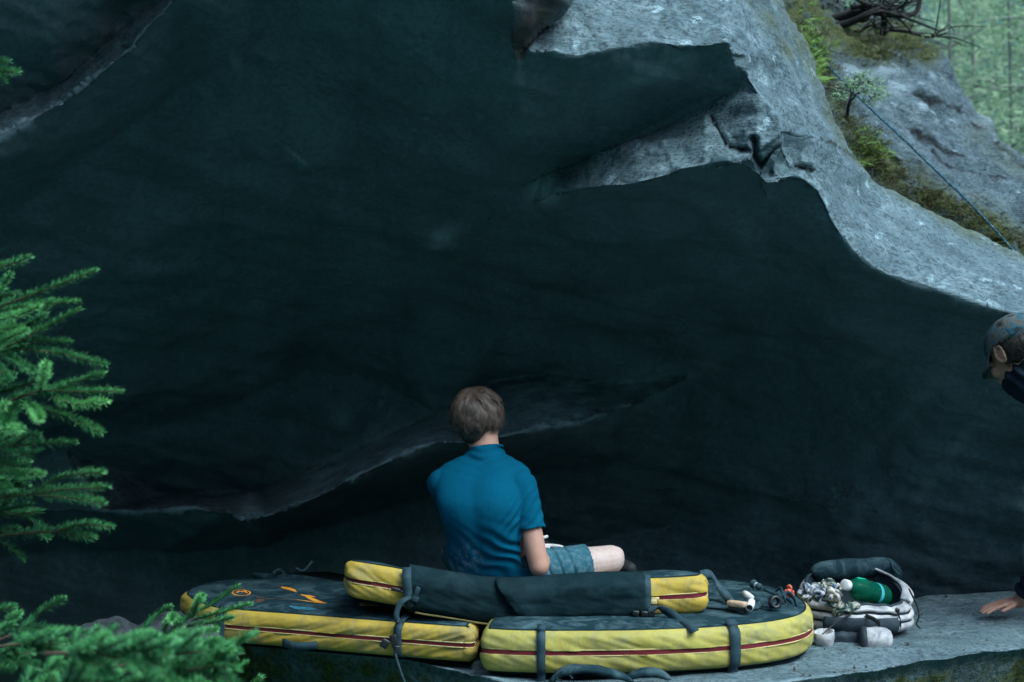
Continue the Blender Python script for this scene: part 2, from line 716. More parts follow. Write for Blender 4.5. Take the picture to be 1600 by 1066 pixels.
R_lip = [(1190, 281, 5.40), (1215, 281, 5.62), (1240, 281, 5.70), (1266, 286, 5.75), (1281, 303, 5.76), (1292, 325, 5.76), (1303, 350, 5.76), (1318, 372, 5.76), (1336, 395, 5.75),
         (1358, 413, 5.74), (1385, 428, 5.73), (1420, 441, 5.72), (1455, 452, 5.7), (1500, 468, 5.68), (1540, 481, 5.66), (1600, 494, 5.62), (1720, 515, 5.75), (1950, 525, 6.3), (2400, 530, 7.2)]
R_ridge = [(1190, -6, 6.16), (1208, 40, 6.10), (1238, 100, 6.03), (1262, 160, 5.97), (1282, 215, 5.93), (1296, 262, 5.91), (1318, 315, 5.92), (1352, 360, 5.93), (1400, 392, 5.94), (1480, 422, 5.92), (1600, 458, 5.87), (1720, 478, 5.95), (1950, 490, 6.5), (2400, 500, 7.35)]
G_far = [(1120, -700, 9.4), (1180, -250, 7.7), (1216, -6, 6.7), (1246, 50, 6.65), (1268, 100, 6.6), (1290, 150, 6.55), (1308, 200, 6.5), (1330, 245, 6.48), (1358, 283, 6.48), (1400, 306, 6.5), (1455, 328, 6.55),
         (1520, 360, 6.6), (1600, 398, 6.62), (1720, 425, 6.65), (1950, 445, 7.0), (2400, 460, 7.6)]
def set_back(L, a):
    return [(x, y, d + a * min(1, max(0, (x - 1280) / 180))) for x, y, d in L]
R_lip, R_ridge, G_far = set_back(R_lip, 0.28), set_back(R_ridge, 0.25), set_back(G_far, 0.22)
E_top = [(1075, 588, 7.42), (960, 598, 7.5), (860, 586, 7.6), (770, 598, 7.7), (690, 645, 7.8), (560, 700, 7.9), (400, 768, 8.2), (250, 772, 8.3)]
L_low = [(1075, 588, 7.42), (1030, 612, 7.34), (995, 628, 7.28), (960, 641, 7.22), (920, 655, 7.14), (880, 663, 7.07), (830, 672, 7.0), (780, 684, 6.96), (735, 690, 6.94), (690, 689, 6.95),
         (655, 700, 6.97), (620, 716, 7.0), (580, 734, 7.02), (540, 752, 7.05), (500, 776, 7.08), (460, 792, 7.1), (420, 805, 7.12), (390, 810, 7.15), (350, 800, 7.25), (300, 796, 7.4), (150, 800, 7.8), (-150, 810, 8.0)]
K_lip = [(-500, 480, 4.9), (-200, 325, 5.0), (-60, 248, 5.05), (0, 214, 5.1), (60, 182, 5.12), (100, 160, 5.12), (130, 139, 5.12), (160, 112, 5.12), (195, 84, 5.12), (235, 38, 5.12), (278, -4, 5.12), (430, -150, 5.1), (700, -380, 5.0)]
K_top = [(-500, 430, 5.1), (-200, 275, 5.22), (-60, 207, 5.3), (0, 176, 5.34), (55, 152, 5.36), (95, 130, 5.36), (120, 108, 5.36), (150, 82, 5.36), (180, 56, 5.36), (212, 20, 5.34), (244, -4, 5.32), (395, -155, 5.3), (655, -395, 5.2)]
A_left = [(815, 86, 5.24), (838, 52, 5.36), (866, 24, 5.42), (892, -6, 5.56), (930, -120, 6.1)]
A_wall = [(810, 84, 5.22), (832, 48, 5.16), (860, 19, 5.15), (886, -8, 5.18), (920, -120, 5.2)]
col_edge = [(806, 84, 5.21), (802, 50, 5.05), (800, 10, 4.9), (798, -8, 4.88), (800, -150, 4.8)]
pts = [
    # slab above the upper lip
    (1000, -6, 5.6), (1100, -6, 5.64), (930, -120, 6.1), (1000, -250, 7.0), (1130, -250, 7.1), (1050, -700, 9.2),
    # dark roof block under it
    (900, 165, 5.56), (1000, 138, 5.50), (1100, 113, 5.46), (820, 220, 5.7), (700, 130, 5.5), (640, 60, 5.35),
    # far left roof
    (560, 0, 5.3), (700, 0, 5.2), (420, 60, 5.6), (300, 130, 5.75), (180, 220, 5.85), (60, 300, 5.95), (-100, 380, 5.95), (560, 200, 6.0),
    (420, 300, 6.3), (250, 380, 6.45), (80, 460, 6.5), (-150, 520, 6.4), (600, 300, 6.4), (500, 420, 6.9), (300, 520, 7.1), (100, 600, 7.1),
    (640, 460, 7.2), (480, 580, 7.7), (300, 660, 7.8), (100, 700, 7.8), (-200, 680, 7.4), (600, 600, 7.85),
    (-600, 600, 5.9), (-900, 400, 5.0), (-900, 800, 6.5), (-700, 0, 4.6), (-300, 60, 4.75), (-100, 20, 4.82), (60, 20, 5.02), (0, 90, 5.14), (140, -20, 5.06), (-300, -400, 4.4), (100, -400, 4.35), (400, -600, 4.15),
    (560, -200, 4.75), (780, -300, 4.45), (850, -300, 4.6), (700, -700, 4.1), (900, -700, 5.0), (-900, -700, 4.1),
    # wall below the middle lip
    (1000, 330, 5.95), (1120, 320, 5.8), (1210, 330, 5.94), (880, 360, 6.5), (760, 420, 6.95), (900, 460, 7.15), (1060, 440, 6.8), (1200, 430, 6.45), (1290, 420, 6.15),
    (1340, 470, 6.22), (1450, 520, 6.22), (1560, 545, 6.14), (1700, 590, 6.1), (780, 520, 7.35), (940, 530, 7.35), (1090, 530, 7.2), (1230, 530, 7.0), (1350, 570, 6.75), (1480, 600, 6.4), (1620, 640, 6.25),
    (2000, 680, 6.9), (2400, 800, 7.5), (1150, 640, 7.46), (1280, 660, 7.2), (1400, 690, 6.86), (1330, 745, 7.12), (1440, 720, 6.78), (1380, 800, 6.98), (1520, 690, 6.55), (1500, 790, 6.82), (1600, 760, 6.62),
    # below the low lip
    (1100, 700, 7.56), (960, 720, 7.56), (840, 745, 7.62), (700, 770, 7.9), (560, 810, 7.95), (420, 850, 8.0), (250, 860, 8.1), (0, 870, 8.3),
    (1200, 780, 7.5), (1050, 820, 7.9), (880, 850, 8.0), (-400, 1060, 8.4), (0, 1060, 8.4), (400, 1060, 8.2), (800, 1060, 8.1), (1100, 1060, 7.9), (1300, 1060, 7.5), (1600, 1060, 7.0), (2000, 1060, 7.2), (2400, 1060, 7.7), (-900, 1060, 8.0), (1600, 900, 6.85),
]
lines = [L_upper, B_edge, L_crease, L_lip, R_block, R_side, R_lip, R_ridge, G_far, E_top, L_low, K_lip, K_top, A_left, A_wall, col_edge,
         [(1135, 67, 5.35), (1128, 30, 5.50), (1118, -6, 5.72)]]
crack1 = [(1108, 176), (1118, 190), (1126, 206), (1131, 218), (1142, 227), (1158, 230), (1178, 236)]
crack2 = [(1178, 218), (1181, 240), (1192, 264)]
crack3 = [(1192, 264), (1206, 246), (1220, 228)]
crack4 = [(560, 96), (600, 128), (660, 120), (740, 112), (790, 84)]
crack5 = [(1255, 256), (1268, 258), (1275, 264)]
crack6 = [(1285, 215), (1320, 240), (1345, 262)]

def wob_boulder(v, n):
    # bedding and weathering; broader swells in the roof
    a = 0.035 * fbm(v, 0.9, 3, 4.0) + 0.020 * fbm(v, 3.2, 4, 9.0)
    q = Vector((v.x * 0.5 + v.z * 2.0, v.y * 1.2, v.z * 6.5 + v.x * 1.5))
    a += 0.012 * noise.noise(q * 1.5) + 0.006 * noise.noise(q * 4.0)
    a += 0.005 * fbm(v, 14, 2, 2.0)
    e = min(1, max(0, (n.z + 0.05) / 0.25))
    if e < 1:                                   # sheltered faces: angular fracture facets
        q2 = Vector((v.x * 1.1 + v.z * 0.5, v.y * 1.0, v.z * 1.7))
        f1 = noise.voronoi(q2 * 1.5, distance_metric='DISTANCE')[0][0]
        f2 = noise.voronoi(q2 * 4.6, distance_metric='DISTANCE')[0][0]
        a += (1 - e) * (0.055 * (f1 - 0.5) + 0.014 * (f2 - 0.5))
    if e > 0:                                   # weathered faces: stepped bedding and pits
        b = Vector((v.x * 2.0 + v.z * 4.0, v.y * 3.0, v.z * 9.0 - v.x * 5.0))
        r1 = abs(noise.noise(b * 1.3))
        r2 = abs(noise.noise(b * 3.1 + Vector((5, 1, 2))))
        a += e * (0.012 * (r1 - 0.25) + 0.007 * (r2 - 0.25) + 0.004 * fbm(v, 26, 2, 4.0))
    return a

def m_crack(x, y):
    r = np.zeros(len(x))
    for poly, w in ((crack1, 2.2), (crack2, 5.0), (crack3, 3.0), (crack5, 3.5), (crack6, 1.8)):
        r = np.maximum(r, np.clip(1.4 - seg_dist(x, y, poly) / w, 0, 1))
    return r

def m_chalk_and_light(x, y):
    r = np.zeros(len(x))
    for cx, cy, sx, sy, a, amp in ((852, 300, 26, 20, -0.5, .8), (885, 292, 30, 6, -.2, .6), (690, 362, 34, 14, -.5, .5), (392, 792, 16, 18, 0, .85), (620, 708, 34, 20, -.3, .9),
                                   (535, 655, 14, 16, 0, .35), (860, 655, 22, 14, 0, .5), (850, 632, 110, 36, -.15, .6), (960, 615, 90, 26, -.3, .42), (520, 738, 75, 28, -.5, .6), (640, 688, 85, 32, -.35, .62), (735, 650, 70, 32, 0, .55), (1080, 585, 60, 14, -.4, .2),  # the broad patches paint in the light the low ledge catches
                                   (462, 238, 22, 2.2, .62, .6), (368, 100, 6, 20, -.3, .3), (720, 625, 40, 18, 0, .3), (910, 810, 26, 12, .4, .2),
                                   (1010, 120, 60, 22, -.3, .22), (1060, 95, 30, 18, 0, .25), (930, 165, 36, 24, 0, .18), (1370, 560, 60, 10, -.6, .12), (1420, 640, 90, 9, -.8, .2), (1340, 810, 60, 9, -.9, .2), (1480, 720, 90, 7, -.9, .18)):
        ca, sa = math.cos(a), math.sin(a)
        u = ((x - cx) * ca + (y - cy) * sa) / sx
        w = (-(x - cx) * sa + (y - cy) * ca) / sy
        r = np.maximum(r, amp * np.exp(-(u * u + w * w)))
    return r

def m_brown_and_shade(x, y):
    # brown, fibrous column beside the upper slab, with its shade painted in
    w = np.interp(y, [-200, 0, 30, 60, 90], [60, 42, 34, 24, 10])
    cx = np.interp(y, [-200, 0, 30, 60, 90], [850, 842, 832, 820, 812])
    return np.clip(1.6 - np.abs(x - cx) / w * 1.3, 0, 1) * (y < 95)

def m_moss(x, y):
    d = seg_dist(x, y, [(p[0], p[1]) for p in G_far])
    return np.clip(1.0 - d / 16.0, 0, 1) * 0.8 + np.clip(1 - seg_dist(x, y, [(1170, -10), (1200, 40), (1235, 80)]) / 22, 0, 1) * 0.8

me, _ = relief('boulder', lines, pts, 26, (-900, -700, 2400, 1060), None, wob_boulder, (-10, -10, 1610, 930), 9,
               {'crack': m_crack, 'chalk_and_light': m_chalk_and_light, 'moss': m_moss, 'brown_and_shade': m_brown_and_shade}, lambda x, y: y < 550 and x > np.interp(y, [p[1] for p in G_far], [p[0] for p in G_far]))
# close the boulder over the top and behind, so it is a solid mass of rock
bm = bmesh.new()
bm.from_mesh(me)
be = [e for e in bm.edges if e.is_boundary]
ret = bmesh.ops.extrude_edge_only(bm, edges=be)
for v in [g for g in ret['geom'] if isinstance(g, bmesh.types.BMVert)]:
    q = v.co - EYE
    right = q.z > 0 and 800 + FPX * q.x / q.y > 1112
    v.co += Vector((0.15, 0.9, -1.3)) if right else Vector((0, 3.0, 0.9 if v.co.z > 1.2 else 0))
bm.to_mesh(me)
bm.free()
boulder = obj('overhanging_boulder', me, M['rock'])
tag(boulder, 'huge overhanging grey boulder with a dark cave-like underside behind the seated person', 'boulder')

# ---- the mossy slab behind it, on the right
H_near = [(1150, -120, 7.3), (1190, -30, 7.2), (1215, 60, 7.1), (1250, 160, 7.0), (1290, 260, 6.95), (1330, 340, 6.92), (1450, 400, 6.95), (1600, 450, 7.0), (1750, 500, 7.0), (2000, 560, 6.9), (2400, 640, 6.7)]
H_top = [(1150, -160, 9.8), (1250, -60, 9.8), (1330, 20, 9.8), (1400, 42, 9.7), (1440, 62, 9.6), (1462, 85, 9.5), (1490, 118, 9.4), (1512, 140, 9.3), (1545, 172, 9.2), (1575, 205, 9.0), (1600, 228, 8.9), (1680, 290, 8.7), (1800, 380, 8.4), (2000, 460, 8.2), (2400, 540, 8.0)]
H_mid = [(1230, 40, 8.0), (1300, 108, 8.3), (1345, 135, 8.5), (1400, 140, 8.6), (1450, 150, 8.6)]
H_pts = [(1300, 180, 7.6), (1380, 230, 7.6), (1430, 200, 8.1), (1480, 250, 8.0), (1420, 290, 7.35), (1500, 320, 7.4), (1560, 280, 8.05), (1600, 340, 7.55), (1700, 380, 7.7), (1560, 370, 7.15), (1900, 480, 7.5),
         (1250, 110, 7.4), (1330, 60, 9.0), (1400, 85, 9.05), (1370, 105, 8.75)]
h_crack1 = [(1425, 156), (1445, 163), (1470, 170), (1510, 176), (1545, 190)]
h_crack2 = [(1425, 202), (1450, 218), (1470, 232), (1505, 246)]
h_crack3 = [(1380, 255), (1400, 268)]
def h_cr(x, y):
    r = np.zeros(len(x))
    for poly, w in ((h_crack1, 3.6), (h_crack2, 3.2), (h_crack3, 3), ([(1500, 262), (1530, 285), (1560, 300)], 3), ([(1455, 238), (1475, 262), (1500, 275)], 2.5), ([(1560, 215), (1585, 240), (1600, 262)], 3)):
        r = np.maximum(r, np.clip(1.5 - seg_dist(x, y, poly) / w, 0, 1))
    return r
def h_moss(x, y):
    d1 = seg_dist(x, y, [(1236, 30), (1275, 110), (1310, 190), (1345, 250), (1400, 288), (1470, 325), (1540, 360), (1620, 400)])
    d2 = seg_dist(x, y, [(1340, 70), (1390, 74), (1440, 84)])
    d3 = seg_dist(x, y, [(1250, 0), (1300, 40), (1400, 30)])
    d4 = seg_dist(x, y, [(1540, 210), (1600, 270)])
    return np.clip(1.3 - d1 / 30, 0, 1) + np.clip(1.6 - d2 / 26, 0, 1) + np.clip(1.4 - d3 / 40, 0, 1) + 0.35 * np.clip(1.4 - d4 / 30, 0, 1)
def h_chalk(x, y):
    r = np.zeros(len(x))
    for cx, cy, sx, sy, amp in ((1375, 118, 30, 8, .55), (1395, 150, 26, 10, .6), (1330, 115, 22, 8, .6), (1368, 170, 7, 3, .9), (1440, 173, 8, 4, .8), (1550, 180, 30, 10, .4)):
        r = np.maximum(r, amp * np.exp(-((x - cx) / sx) ** 2 - ((y - cy) / sy) ** 2))
    return r
def wob_h(v, n):
    return 0.10 * fbm(v, 1.1, 4, 1.0) + 0.05 * abs(fbm(v, 3.0, 4, 6.0)) + 0.03 * fbm(v, 7.0, 3, 6.0) + 0.014 * fbm(v, 16, 3, 3.0)
H_near = set_back(H_near, 0.25)
me, _ = relief('mossy', [H_near, H_top, H_mid], H_pts, 26, (1150, -160, 2400, 640), None, wob_h, (1200, -10, 1610, 460), 9,
               {'crack': h_cr, 'chalk_and_light': h_chalk, 'moss': h_moss}, lambda x, y: y < np.interp(x, [p[0] for p in H_top], [p[1] for p in H_top]))
bm = bmesh.new()
bm.from_mesh(me)
be = [e for e in bm.edges if e.is_boundary]
ret = bmesh.ops.extrude_edge_only(bm, edges=be)
for v in [g for g in ret['geom'] if isinstance(g, bmesh.types.BMVert)]:
    v.co += Vector((0.3, 1.2, -1.6))
bm.to_mesh(me)
bm.free()
M['rock2'] = mat_rock('slab_rock', (0.028, 0.050, 0.062), (0.088, 0.140, 0.162), (0.19, 0.262, 0.288), spots=0.6, bump=1.0)
slab2 = obj('mossy_slab', me, M['rock2'])
tag(slab2, 'sloping grey rock slab with green moss and a rope across it, upper right', 'boulder')

# ---- the ledge the pads lie on: a flat-topped rock slab with a broken front edge
edge = [(-1.30, 6.22), (-1.24, 6.05), (-1.16, 5.86), (-1.0, 5.78), (-0.75, 5.60), (-0.42, 5.36), (-0.2, 5.16), (-0.06, 4.98), (0.1, 4.9), (0.5, 4.84), (0.84, 4.90),
        (1.15, 5.06), (1.45, 5.26), (1.75, 5.42), (2.05, 5.56), (2.5, 5.72), (3.2, 5.9), (4.4, 6.1)]
back = [(4.4, 6.9), (3.2, 6.85), (2.4, 6.75), (2.0, 6.66), (1.7, 6.55), (1.35, 6.5), (0.9, 6.55), (0.3, 6.55), (-0.5, 6.45), (-0.9, 6.42), (-1.1, 6.36), (-1.26, 6.30)]
def ledge_mesh():
    e = resample(catmull([(x, y, 0) for x, y in edge], 8), 220)
    bk = resample(catmull([(x, y, 0) for x, y in reversed(back)], 8), 220)
    rows = []
    for i in range(220):
        a, b = e[i], bk[i]
        j = 0.025 * noise.noise(Vector((i * 0.21, 3, 0))) + 0.012 * noise.noise(Vector((i * 0.9, 7, 0)))
        a = a + Vector((0, j, 0))
        col = [a + Vector((0.0, 0.28, -0.85)), a + Vector((0, 0.16, -0.5)), a + Vector((0, 0.10, -0.22)), a + Vector((0, 0.04, -0.08)), a + Vector((0, 0.006, -0.014))]
        n = 48
        for k in range(n + 1):
            t = k / n
            p = a.lerp(b, t)
            z = 0.016 * fbm((p.x * 1.1, p.y * 2.4, 0), 1.5, 4, 2.0) + 0.008 * noise.noise(Vector((p.x * 3 + p.y * 9, p.y * 12, 0)))
            p = p + Vector((0, 0, z - 0.012 + (0.0 if k else -0.002)))
            col.append(p)
        col += [b + Vector((0, 0.03, -0.1)), b + Vector((0, 0.1, -0.8))]
        rows.append(col)
    m = len(rows[0])
    V = [p for r in rows for p in r]
    F = []
    for i in range(len(rows) - 1):
        for k in range(m - 1):
            F.append((i * m + k, (i + 1) * m + k, (i + 1) * m + k + 1, i * m + k + 1))
    me = mk(V, F)
    attr(me, 'chalk_and_light', [0.0] * len(V))
    attr(me, 'crack', [0.0] * len(V))
    attr(me, 'sheltered', [0.0] * len(V))
    attr(me, 'moss', [1.0 if v.z < -0.03 else 0.0 for v in V])
    def w(v, n):
        s = 1.0 if v.z < -0.03 else 0.1
        return s * (0.035 * fbm(v, 5, 4, 1.0) + 0.015 * fbm(v, 18, 3, 5.0))
    displace(me, w)
    return me
me = ledge_mesh()
M['ledge_side'] = M['bankrock']
ledge = obj('rock_ledge', me, M['ledge'])
tag(ledge, 'flat pale grey rock ledge under the pads and the backpack', 'rock ledge')

# ---- ground, and an unseen slope added behind the photographer to block low sky
def terrain(x, y):
    z = -0.62
    if y < -2:
        z += (-2 - y) * 0.12
    if y < -7:  # unseen steep bank, added to keep sky light off the overhang
        z += (-7 - y) * 0.72
    if x < -5.5:  # bank carried round the left, out of view, also to block sky
        z += (-5.5 - x) * 0.55
    r = max(0.0, x - 7 - 0.0)
    z += 0.10 * r
    if y > 11:
        z += (y - 11) * 0.34
    return z
def ground():
    xs = np.concatenate([np.linspace(-90, -12, 14), np.linspace(-11, 11, 90), np.linspace(12, 90, 14)])
    ys = np.concatenate([np.linspace(-60, -9, 14), np.linspace(-8, 12, 80), np.linspace(13, 150, 24)])
    V, F = [], []
    for y in ys:
        for x in xs:
            z = min(terrain(x, y), 26)
            p = Vector((x, y, z))
            near = abs(x) < 11 and -8 < y < 12
            z += (0.10 * fbm(p, 0.9, 4, 1.0) + 0.03 * fbm(p, 4, 3, 2.0)) if near else 1.2 * fbm(p, 0.12, 4, 3.0)
            V.append((x, y, z))
    n = len(xs)
    for j in range(len(ys) - 1):
        for i in range(n - 1):
            F.append((j * n + i, j * n + i + 1, (j + 1) * n + i + 1, (j + 1) * n + i))
    return mk(V, F)
kind(obj('ground', ground(), M['hill']), 'structure')
# ------------------------------------------------------------------ crash pads
def mat_cloth(name, c, rough=0.75, dirt=(0.35, 0.36, 0.34), dirt_amt=0.3, weave=900, spec=0.25, wrinkle=0.35, wscale=14, stretch=None):
    m = NT(name)
    f = m.noise(4, 5, 0.6)
    col = m.ramp(f, [(0.3, [x * 0.8 for x in c]), (0.7, [min(1, x * 1.15) for x in c])])
    d = m.ramp(m.noise(11, 6, 0.7, dist=0.8), [(0.45, 0.0), (0.70, dirt_amt)])
    col = m.mix(d, col, dirt)
    w = m.noise(wscale, 4, 0.55, stretch=stretch)
    nrm = m.bump(w, wrinkle, 0.02)
    nrm = m.bump(m.noise(weave, 1), 0.25, 0.001, nrm)
    return m.done(col, rough, nrm, spec)
M['yellow'] = mat_cloth('yellow_pad_fabric', (0.42, 0.36, 0.080), 0.65, (0.22, 0.22, 0.12), 0.85, 700, 0.3, 0.35, 9, (1.6, 1.6, 0.9))
M['yellow_warm'] = mat_cloth('golden_pad_fabric', (0.48, 0.33, 0.055), 0.65, (0.22, 0.20, 0.11), 0.85, 700, 0.2, 0.45, 8, (1.6, 1.6, 0.9))
M['pad_black'] = mat_cloth('dark_pad_fabric', (0.004, 0.018, 0.023), 0.85, (0.035, 0.07, 0.08), 0.3, 700, 0.12, 0.3, 14)
M['pad_top'] = mat_cloth('dusty_pad_top', (0.007, 0.028, 0.038), 0.8, (0.10, 0.17, 0.19), 0.65, 700, 0.15, 0.3, 10)
M['red'] = mat_cloth('zipper_red', (0.15, 0.014, 0.020), 0.6, (0.2, 0.05, 0.05), 0.2, 900, 0.3, 0.1)
M['piping'] = mat_cloth('pale_piping', (0.60, 0.48, 0.22), 0.6, (0.4, 0.35, 0.2), 0.3)
M['web'] = mat_cloth('grey_webbing', (0.018, 0.046, 0.060), 0.7, (0.10, 0.15, 0.17), 0.35, 1200, 0.2, 0.05)
M['plastic'] = mat_plain('black_plastic', (0.012, 0.015, 0.018), 0.4, 0.2, 30, 0.05, 200, 0.5)
M['orange_print'] = mat_plain('orange_print', (0.75, 0.30, 0.035), 0.7, 0.3, 60, 0.05)
M['blue_print'] = mat_plain('faded_blue_print', (0.03, 0.14, 0.20), 0.7, 0.4, 60, 0.05)
M['brown_print'] = mat_plain('rust_print', (0.26, 0.105, 0.04), 0.7, 0.35, 90, 0.05)
M['tan_leather'] = mat_plain('tan_leather', (0.30, 0.12, 0.045), 0.6, 0.3, 40, 0.1)

def outline(pts, n=360):
    return resample(catmull([(x, y, 0) for x, y in pts], 14, True), n, True)

def out_normals(O):
    n = len(O)
    area = sum(O[i].x * O[(i + 1) % n].y - O[(i + 1) % n].x * O[i].y for i in range(n))
    s = 1 if area > 0 else -1
    N = []
    for i in range(n):
        t = (O[(i + 1) % n] - O[i - 1]).normalized()
        N.append(Vector((t.y, -t.x, 0)) * s)
    return N

def side_profile(t):
    """outward swell of a padded side at height t (0..1): two rolls with the zipper drawn in between"""
    a = 0.013 * max(0, math.sin(math.pi * min(1, max(0, t))) ** 0.6)
    pin = 0.003 * math.exp(-((t - 0.5) / 0.12) ** 2)
    roll_in = 0.015 * (max(0, t - 0.84) / 0.16) ** 2 + 0.012 * (max(0, 0.12 - t) / 0.12) ** 2
    return a - pin - roll_in

def sheet(O, N, t0, t1, rows, zfn, tfn, extra=0.0, wr=0.004, seed=0.0):
    n = len(O)
    V, F = [], []
    for r in range(rows + 1):
        t = t0 + (t1 - t0) * r / rows
        for i in range(n):
            o = side_profile(t) + extra
            s = i * 0.02
            w = wr * (1.3 * noise.noise(Vector((s * 3.2 + t * 2.2, t * 1.6, seed))) + 1.1 * (0.5 - abs(noise.noise(Vector((s * 7.5 + t * 5.0, t * 1.4, seed + 5))))) + 0.4 * noise.noise(Vector((s * 17 + t * 9.0, t * 3, seed + 5))))
            p = O[i] + N[i] * (o + w * math.sin(math.pi * t) ** 0.5)
            V.append(Vector((p.x, p.y, zfn(p.x, p.y) + t * tfn(p.x, p.y))))
    for r in range(rows):
        for i in range(n):
            j = (i + 1) % n
            F.append((r * n + i, r * n + j, (r + 1) * n + j, (r + 1) * n + i))
    return mk(V, F)

def panel(O, z_at, grid=0.035, seed=0.0, wr=0.004):
    """top or bottom cover of a pad"""
    xs = [p.x for p in O]
    ys = [p.y for p in O]
    pts = [Vector((p.x, p.y)) for p in O]
    n = len(pts)
    y = min(ys)
    rs = random.Random(int(seed * 10) + 1)
    poly = pts
    def inside(x, y):
        c = False
        j = n - 1
        for i in range(n):
            if (poly[i].y > y) != (poly[j].y > y) and x < (poly[j].x - poly[i].x) * (y - poly[i].y) / (poly[j].y - poly[i].y) + poly[i].x:
                c = not c
            j = i
        return c
    px, py = np.array(xs), np.array(ys)
    while y < max(ys):
        x = min(xs)
        while x < max(xs):
            qx, qy = x + rs.uniform(-.3, .3) * grid, y + rs.uniform(-.3, .3) * grid
            if inside(qx, qy) and np.min((px - qx) ** 2 + (py - qy) ** 2) > (grid * .4) ** 2:
                pts.append(Vector((qx, qy)))
            x += grid
        y += grid
    r = delaunay_2d_cdt(pts, [(i, (i + 1) % n) for i in range(n)], [list(range(n))], 1, 1e-5)
    V = []
    for v in r[0]:
        d = math.sqrt(np.min((px - v.x) ** 2 + (py - v.y) ** 2))
        V.append(Vector((v.x, v.y, z_at(v.x, v.y) + min(1, d / 0.08) * (0.010 + wr * noise.noise(Vector((v.x * 6, v.y * 6, seed))) * 2))))
    me = mk(V, [tuple(f) for f in r[2]])
    for p in me.polygons:
        pass
    bm = bmesh.new()
    bm.from_mesh(me)
    for f in bm.faces:
        f.normal_update()
        if f.normal.z < 0:
            f.normal_flip()
    bm.to_mesh(me)
    bm.free()
    return me

root_top = {}
def pad_body(root, O, T, zfn, seed, tfn=None, cloth='yellow_warm'):
    tfn = tfn or (lambda x, y: T)
    N = out_normals(O)
    obj('side_panel', sheet(O, N, 0.0, 0.445, 10, zfn, tfn, 0, 0.009, seed), M[cloth], root)
    obj('side_panel', sheet(O, N, 0.555, 1.0, 12, zfn, tfn, 0, 0.009, seed + 3), M[cloth], root)
    z = obj('zipper', sheet(O, N, 0.43, 0.57, 4, zfn, tfn, 0.0005, 0.002, seed), M['red'], root)
    def ring(t, off, dz=0.0):
        V = []
        for i in range(len(O)):
            p = O[i] + N[i] * (side_profile(t) + off)
            V.append(Vector((p.x, p.y, zfn(p.x, p.y) + t * tfn(p.x, p.y) + dz)))
        return V
    for t in (0.432, 0.568):
        V = ring(t, 0.0015)
        obj('piping', tube(V + [V[0].copy()], 0.0022, 5), M['piping'], z)
    for t in (0.0, 1.0):
        V = ring(t, 0.0)
        obj('edge_seam', tube(V + [V[0].copy()], 0.0032, 6), M['pad_black'], root)
    Ob = [O[i] + N[i] * side_profile(0.0) for i in range(len(O))]
    Ot = [O[i] + N[i] * side_profile(1.0) for i in range(len(O))]
    obj('base_panel', panel(Ob, lambda x, y: zfn(x, y) - 0.010, 0.08, seed, 0), M['pad_black'], root)
    root_top[root.name] = obj('top_panel', panel(Ot, lambda x, y: zfn(x, y) + tfn(x, y), 0.03, seed, 0.004), M['pad_top'], root)
    return N

def strap_over_side(root, O, N, T, zfn, i, width=0.036, below=0.05, over=0.05, name='strap'):
    """webbing that comes over the top edge, down the side and under the pad"""
    p, nn = O[i], N[i]
    path = []
    for k in range(5):
        q = p - nn * (over * (1 - k / 4))
        path.append(Vector((q.x, q.y, zfn(q.x, q.y) + T + 0.006 + 0.012 * (1 - k / 4) ** 0.5)))
    for k in range(15):
        t = 1 - k / 14
        q = p + nn * (side_profile(t) + 0.0125)
        path.append(Vector((q.x, q.y, zfn(q.x, q.y) + t * T)))
    for k in range(1, 5):
        q = p + nn * (0.006 - 0.02 * k / 4)
        path.append(Vector((q.x, q.y, zfn(q.x, q.y) - below * k / 4)))
    w = Vector((-nn.y, nn.x, 0))
    return obj(name, ribbon(path, w, width, 0.003), M['web'], root)

def nearest(O, x, y):
    return min(range(len(O)), key=lambda i: (O[i].x - x) ** 2 + (O[i].y - y) ** 2)

def surf_mark(root, pix, zt, width, mat, name='printed_mark'):
    """flat print on a pad's top: a band along photo points laid on the surface"""
    pts = resample([G(x, y, zt) for x, y in pix], max(len(pix), 14)) if not isinstance(width, list) else [G(x, y, zt) for x, y in pix]
    if isinstance(width, list):
        n0 = len(pts)
        P0 = pts
        pts = [P0[min(n0 - 2, int(k / 16 * (n0 - 1)))].lerp(P0[min(n0 - 2, int(k / 16 * (n0 - 1))) + 1], k / 16 * (n0 - 1) - min(n0 - 2, int(k / 16 * (n0 - 1)))) for k in range(17)]
        width = [float(np.interp(k / 16 * (n0 - 1), range(n0), width)) for k in range(17)]
    V, F = [], []
    for i, p in enumerate(pts):
        a, b = pts[max(0, i - 1)], pts[min(len(pts) - 1, i + 1)]
        t = (b - a).normalized()
        w = Vector((-t.y, t.x, 0))
        ww = width[i] if isinstance(width, list) else width
        V += [p + w * ww / 2, p - w * ww / 2]
    for i in range(len(pts) - 1):
        F.append((2 * i, 2 * i + 1, 2 * i + 3, 2 * i + 2))
    me = mk(V, F)
    return V, F

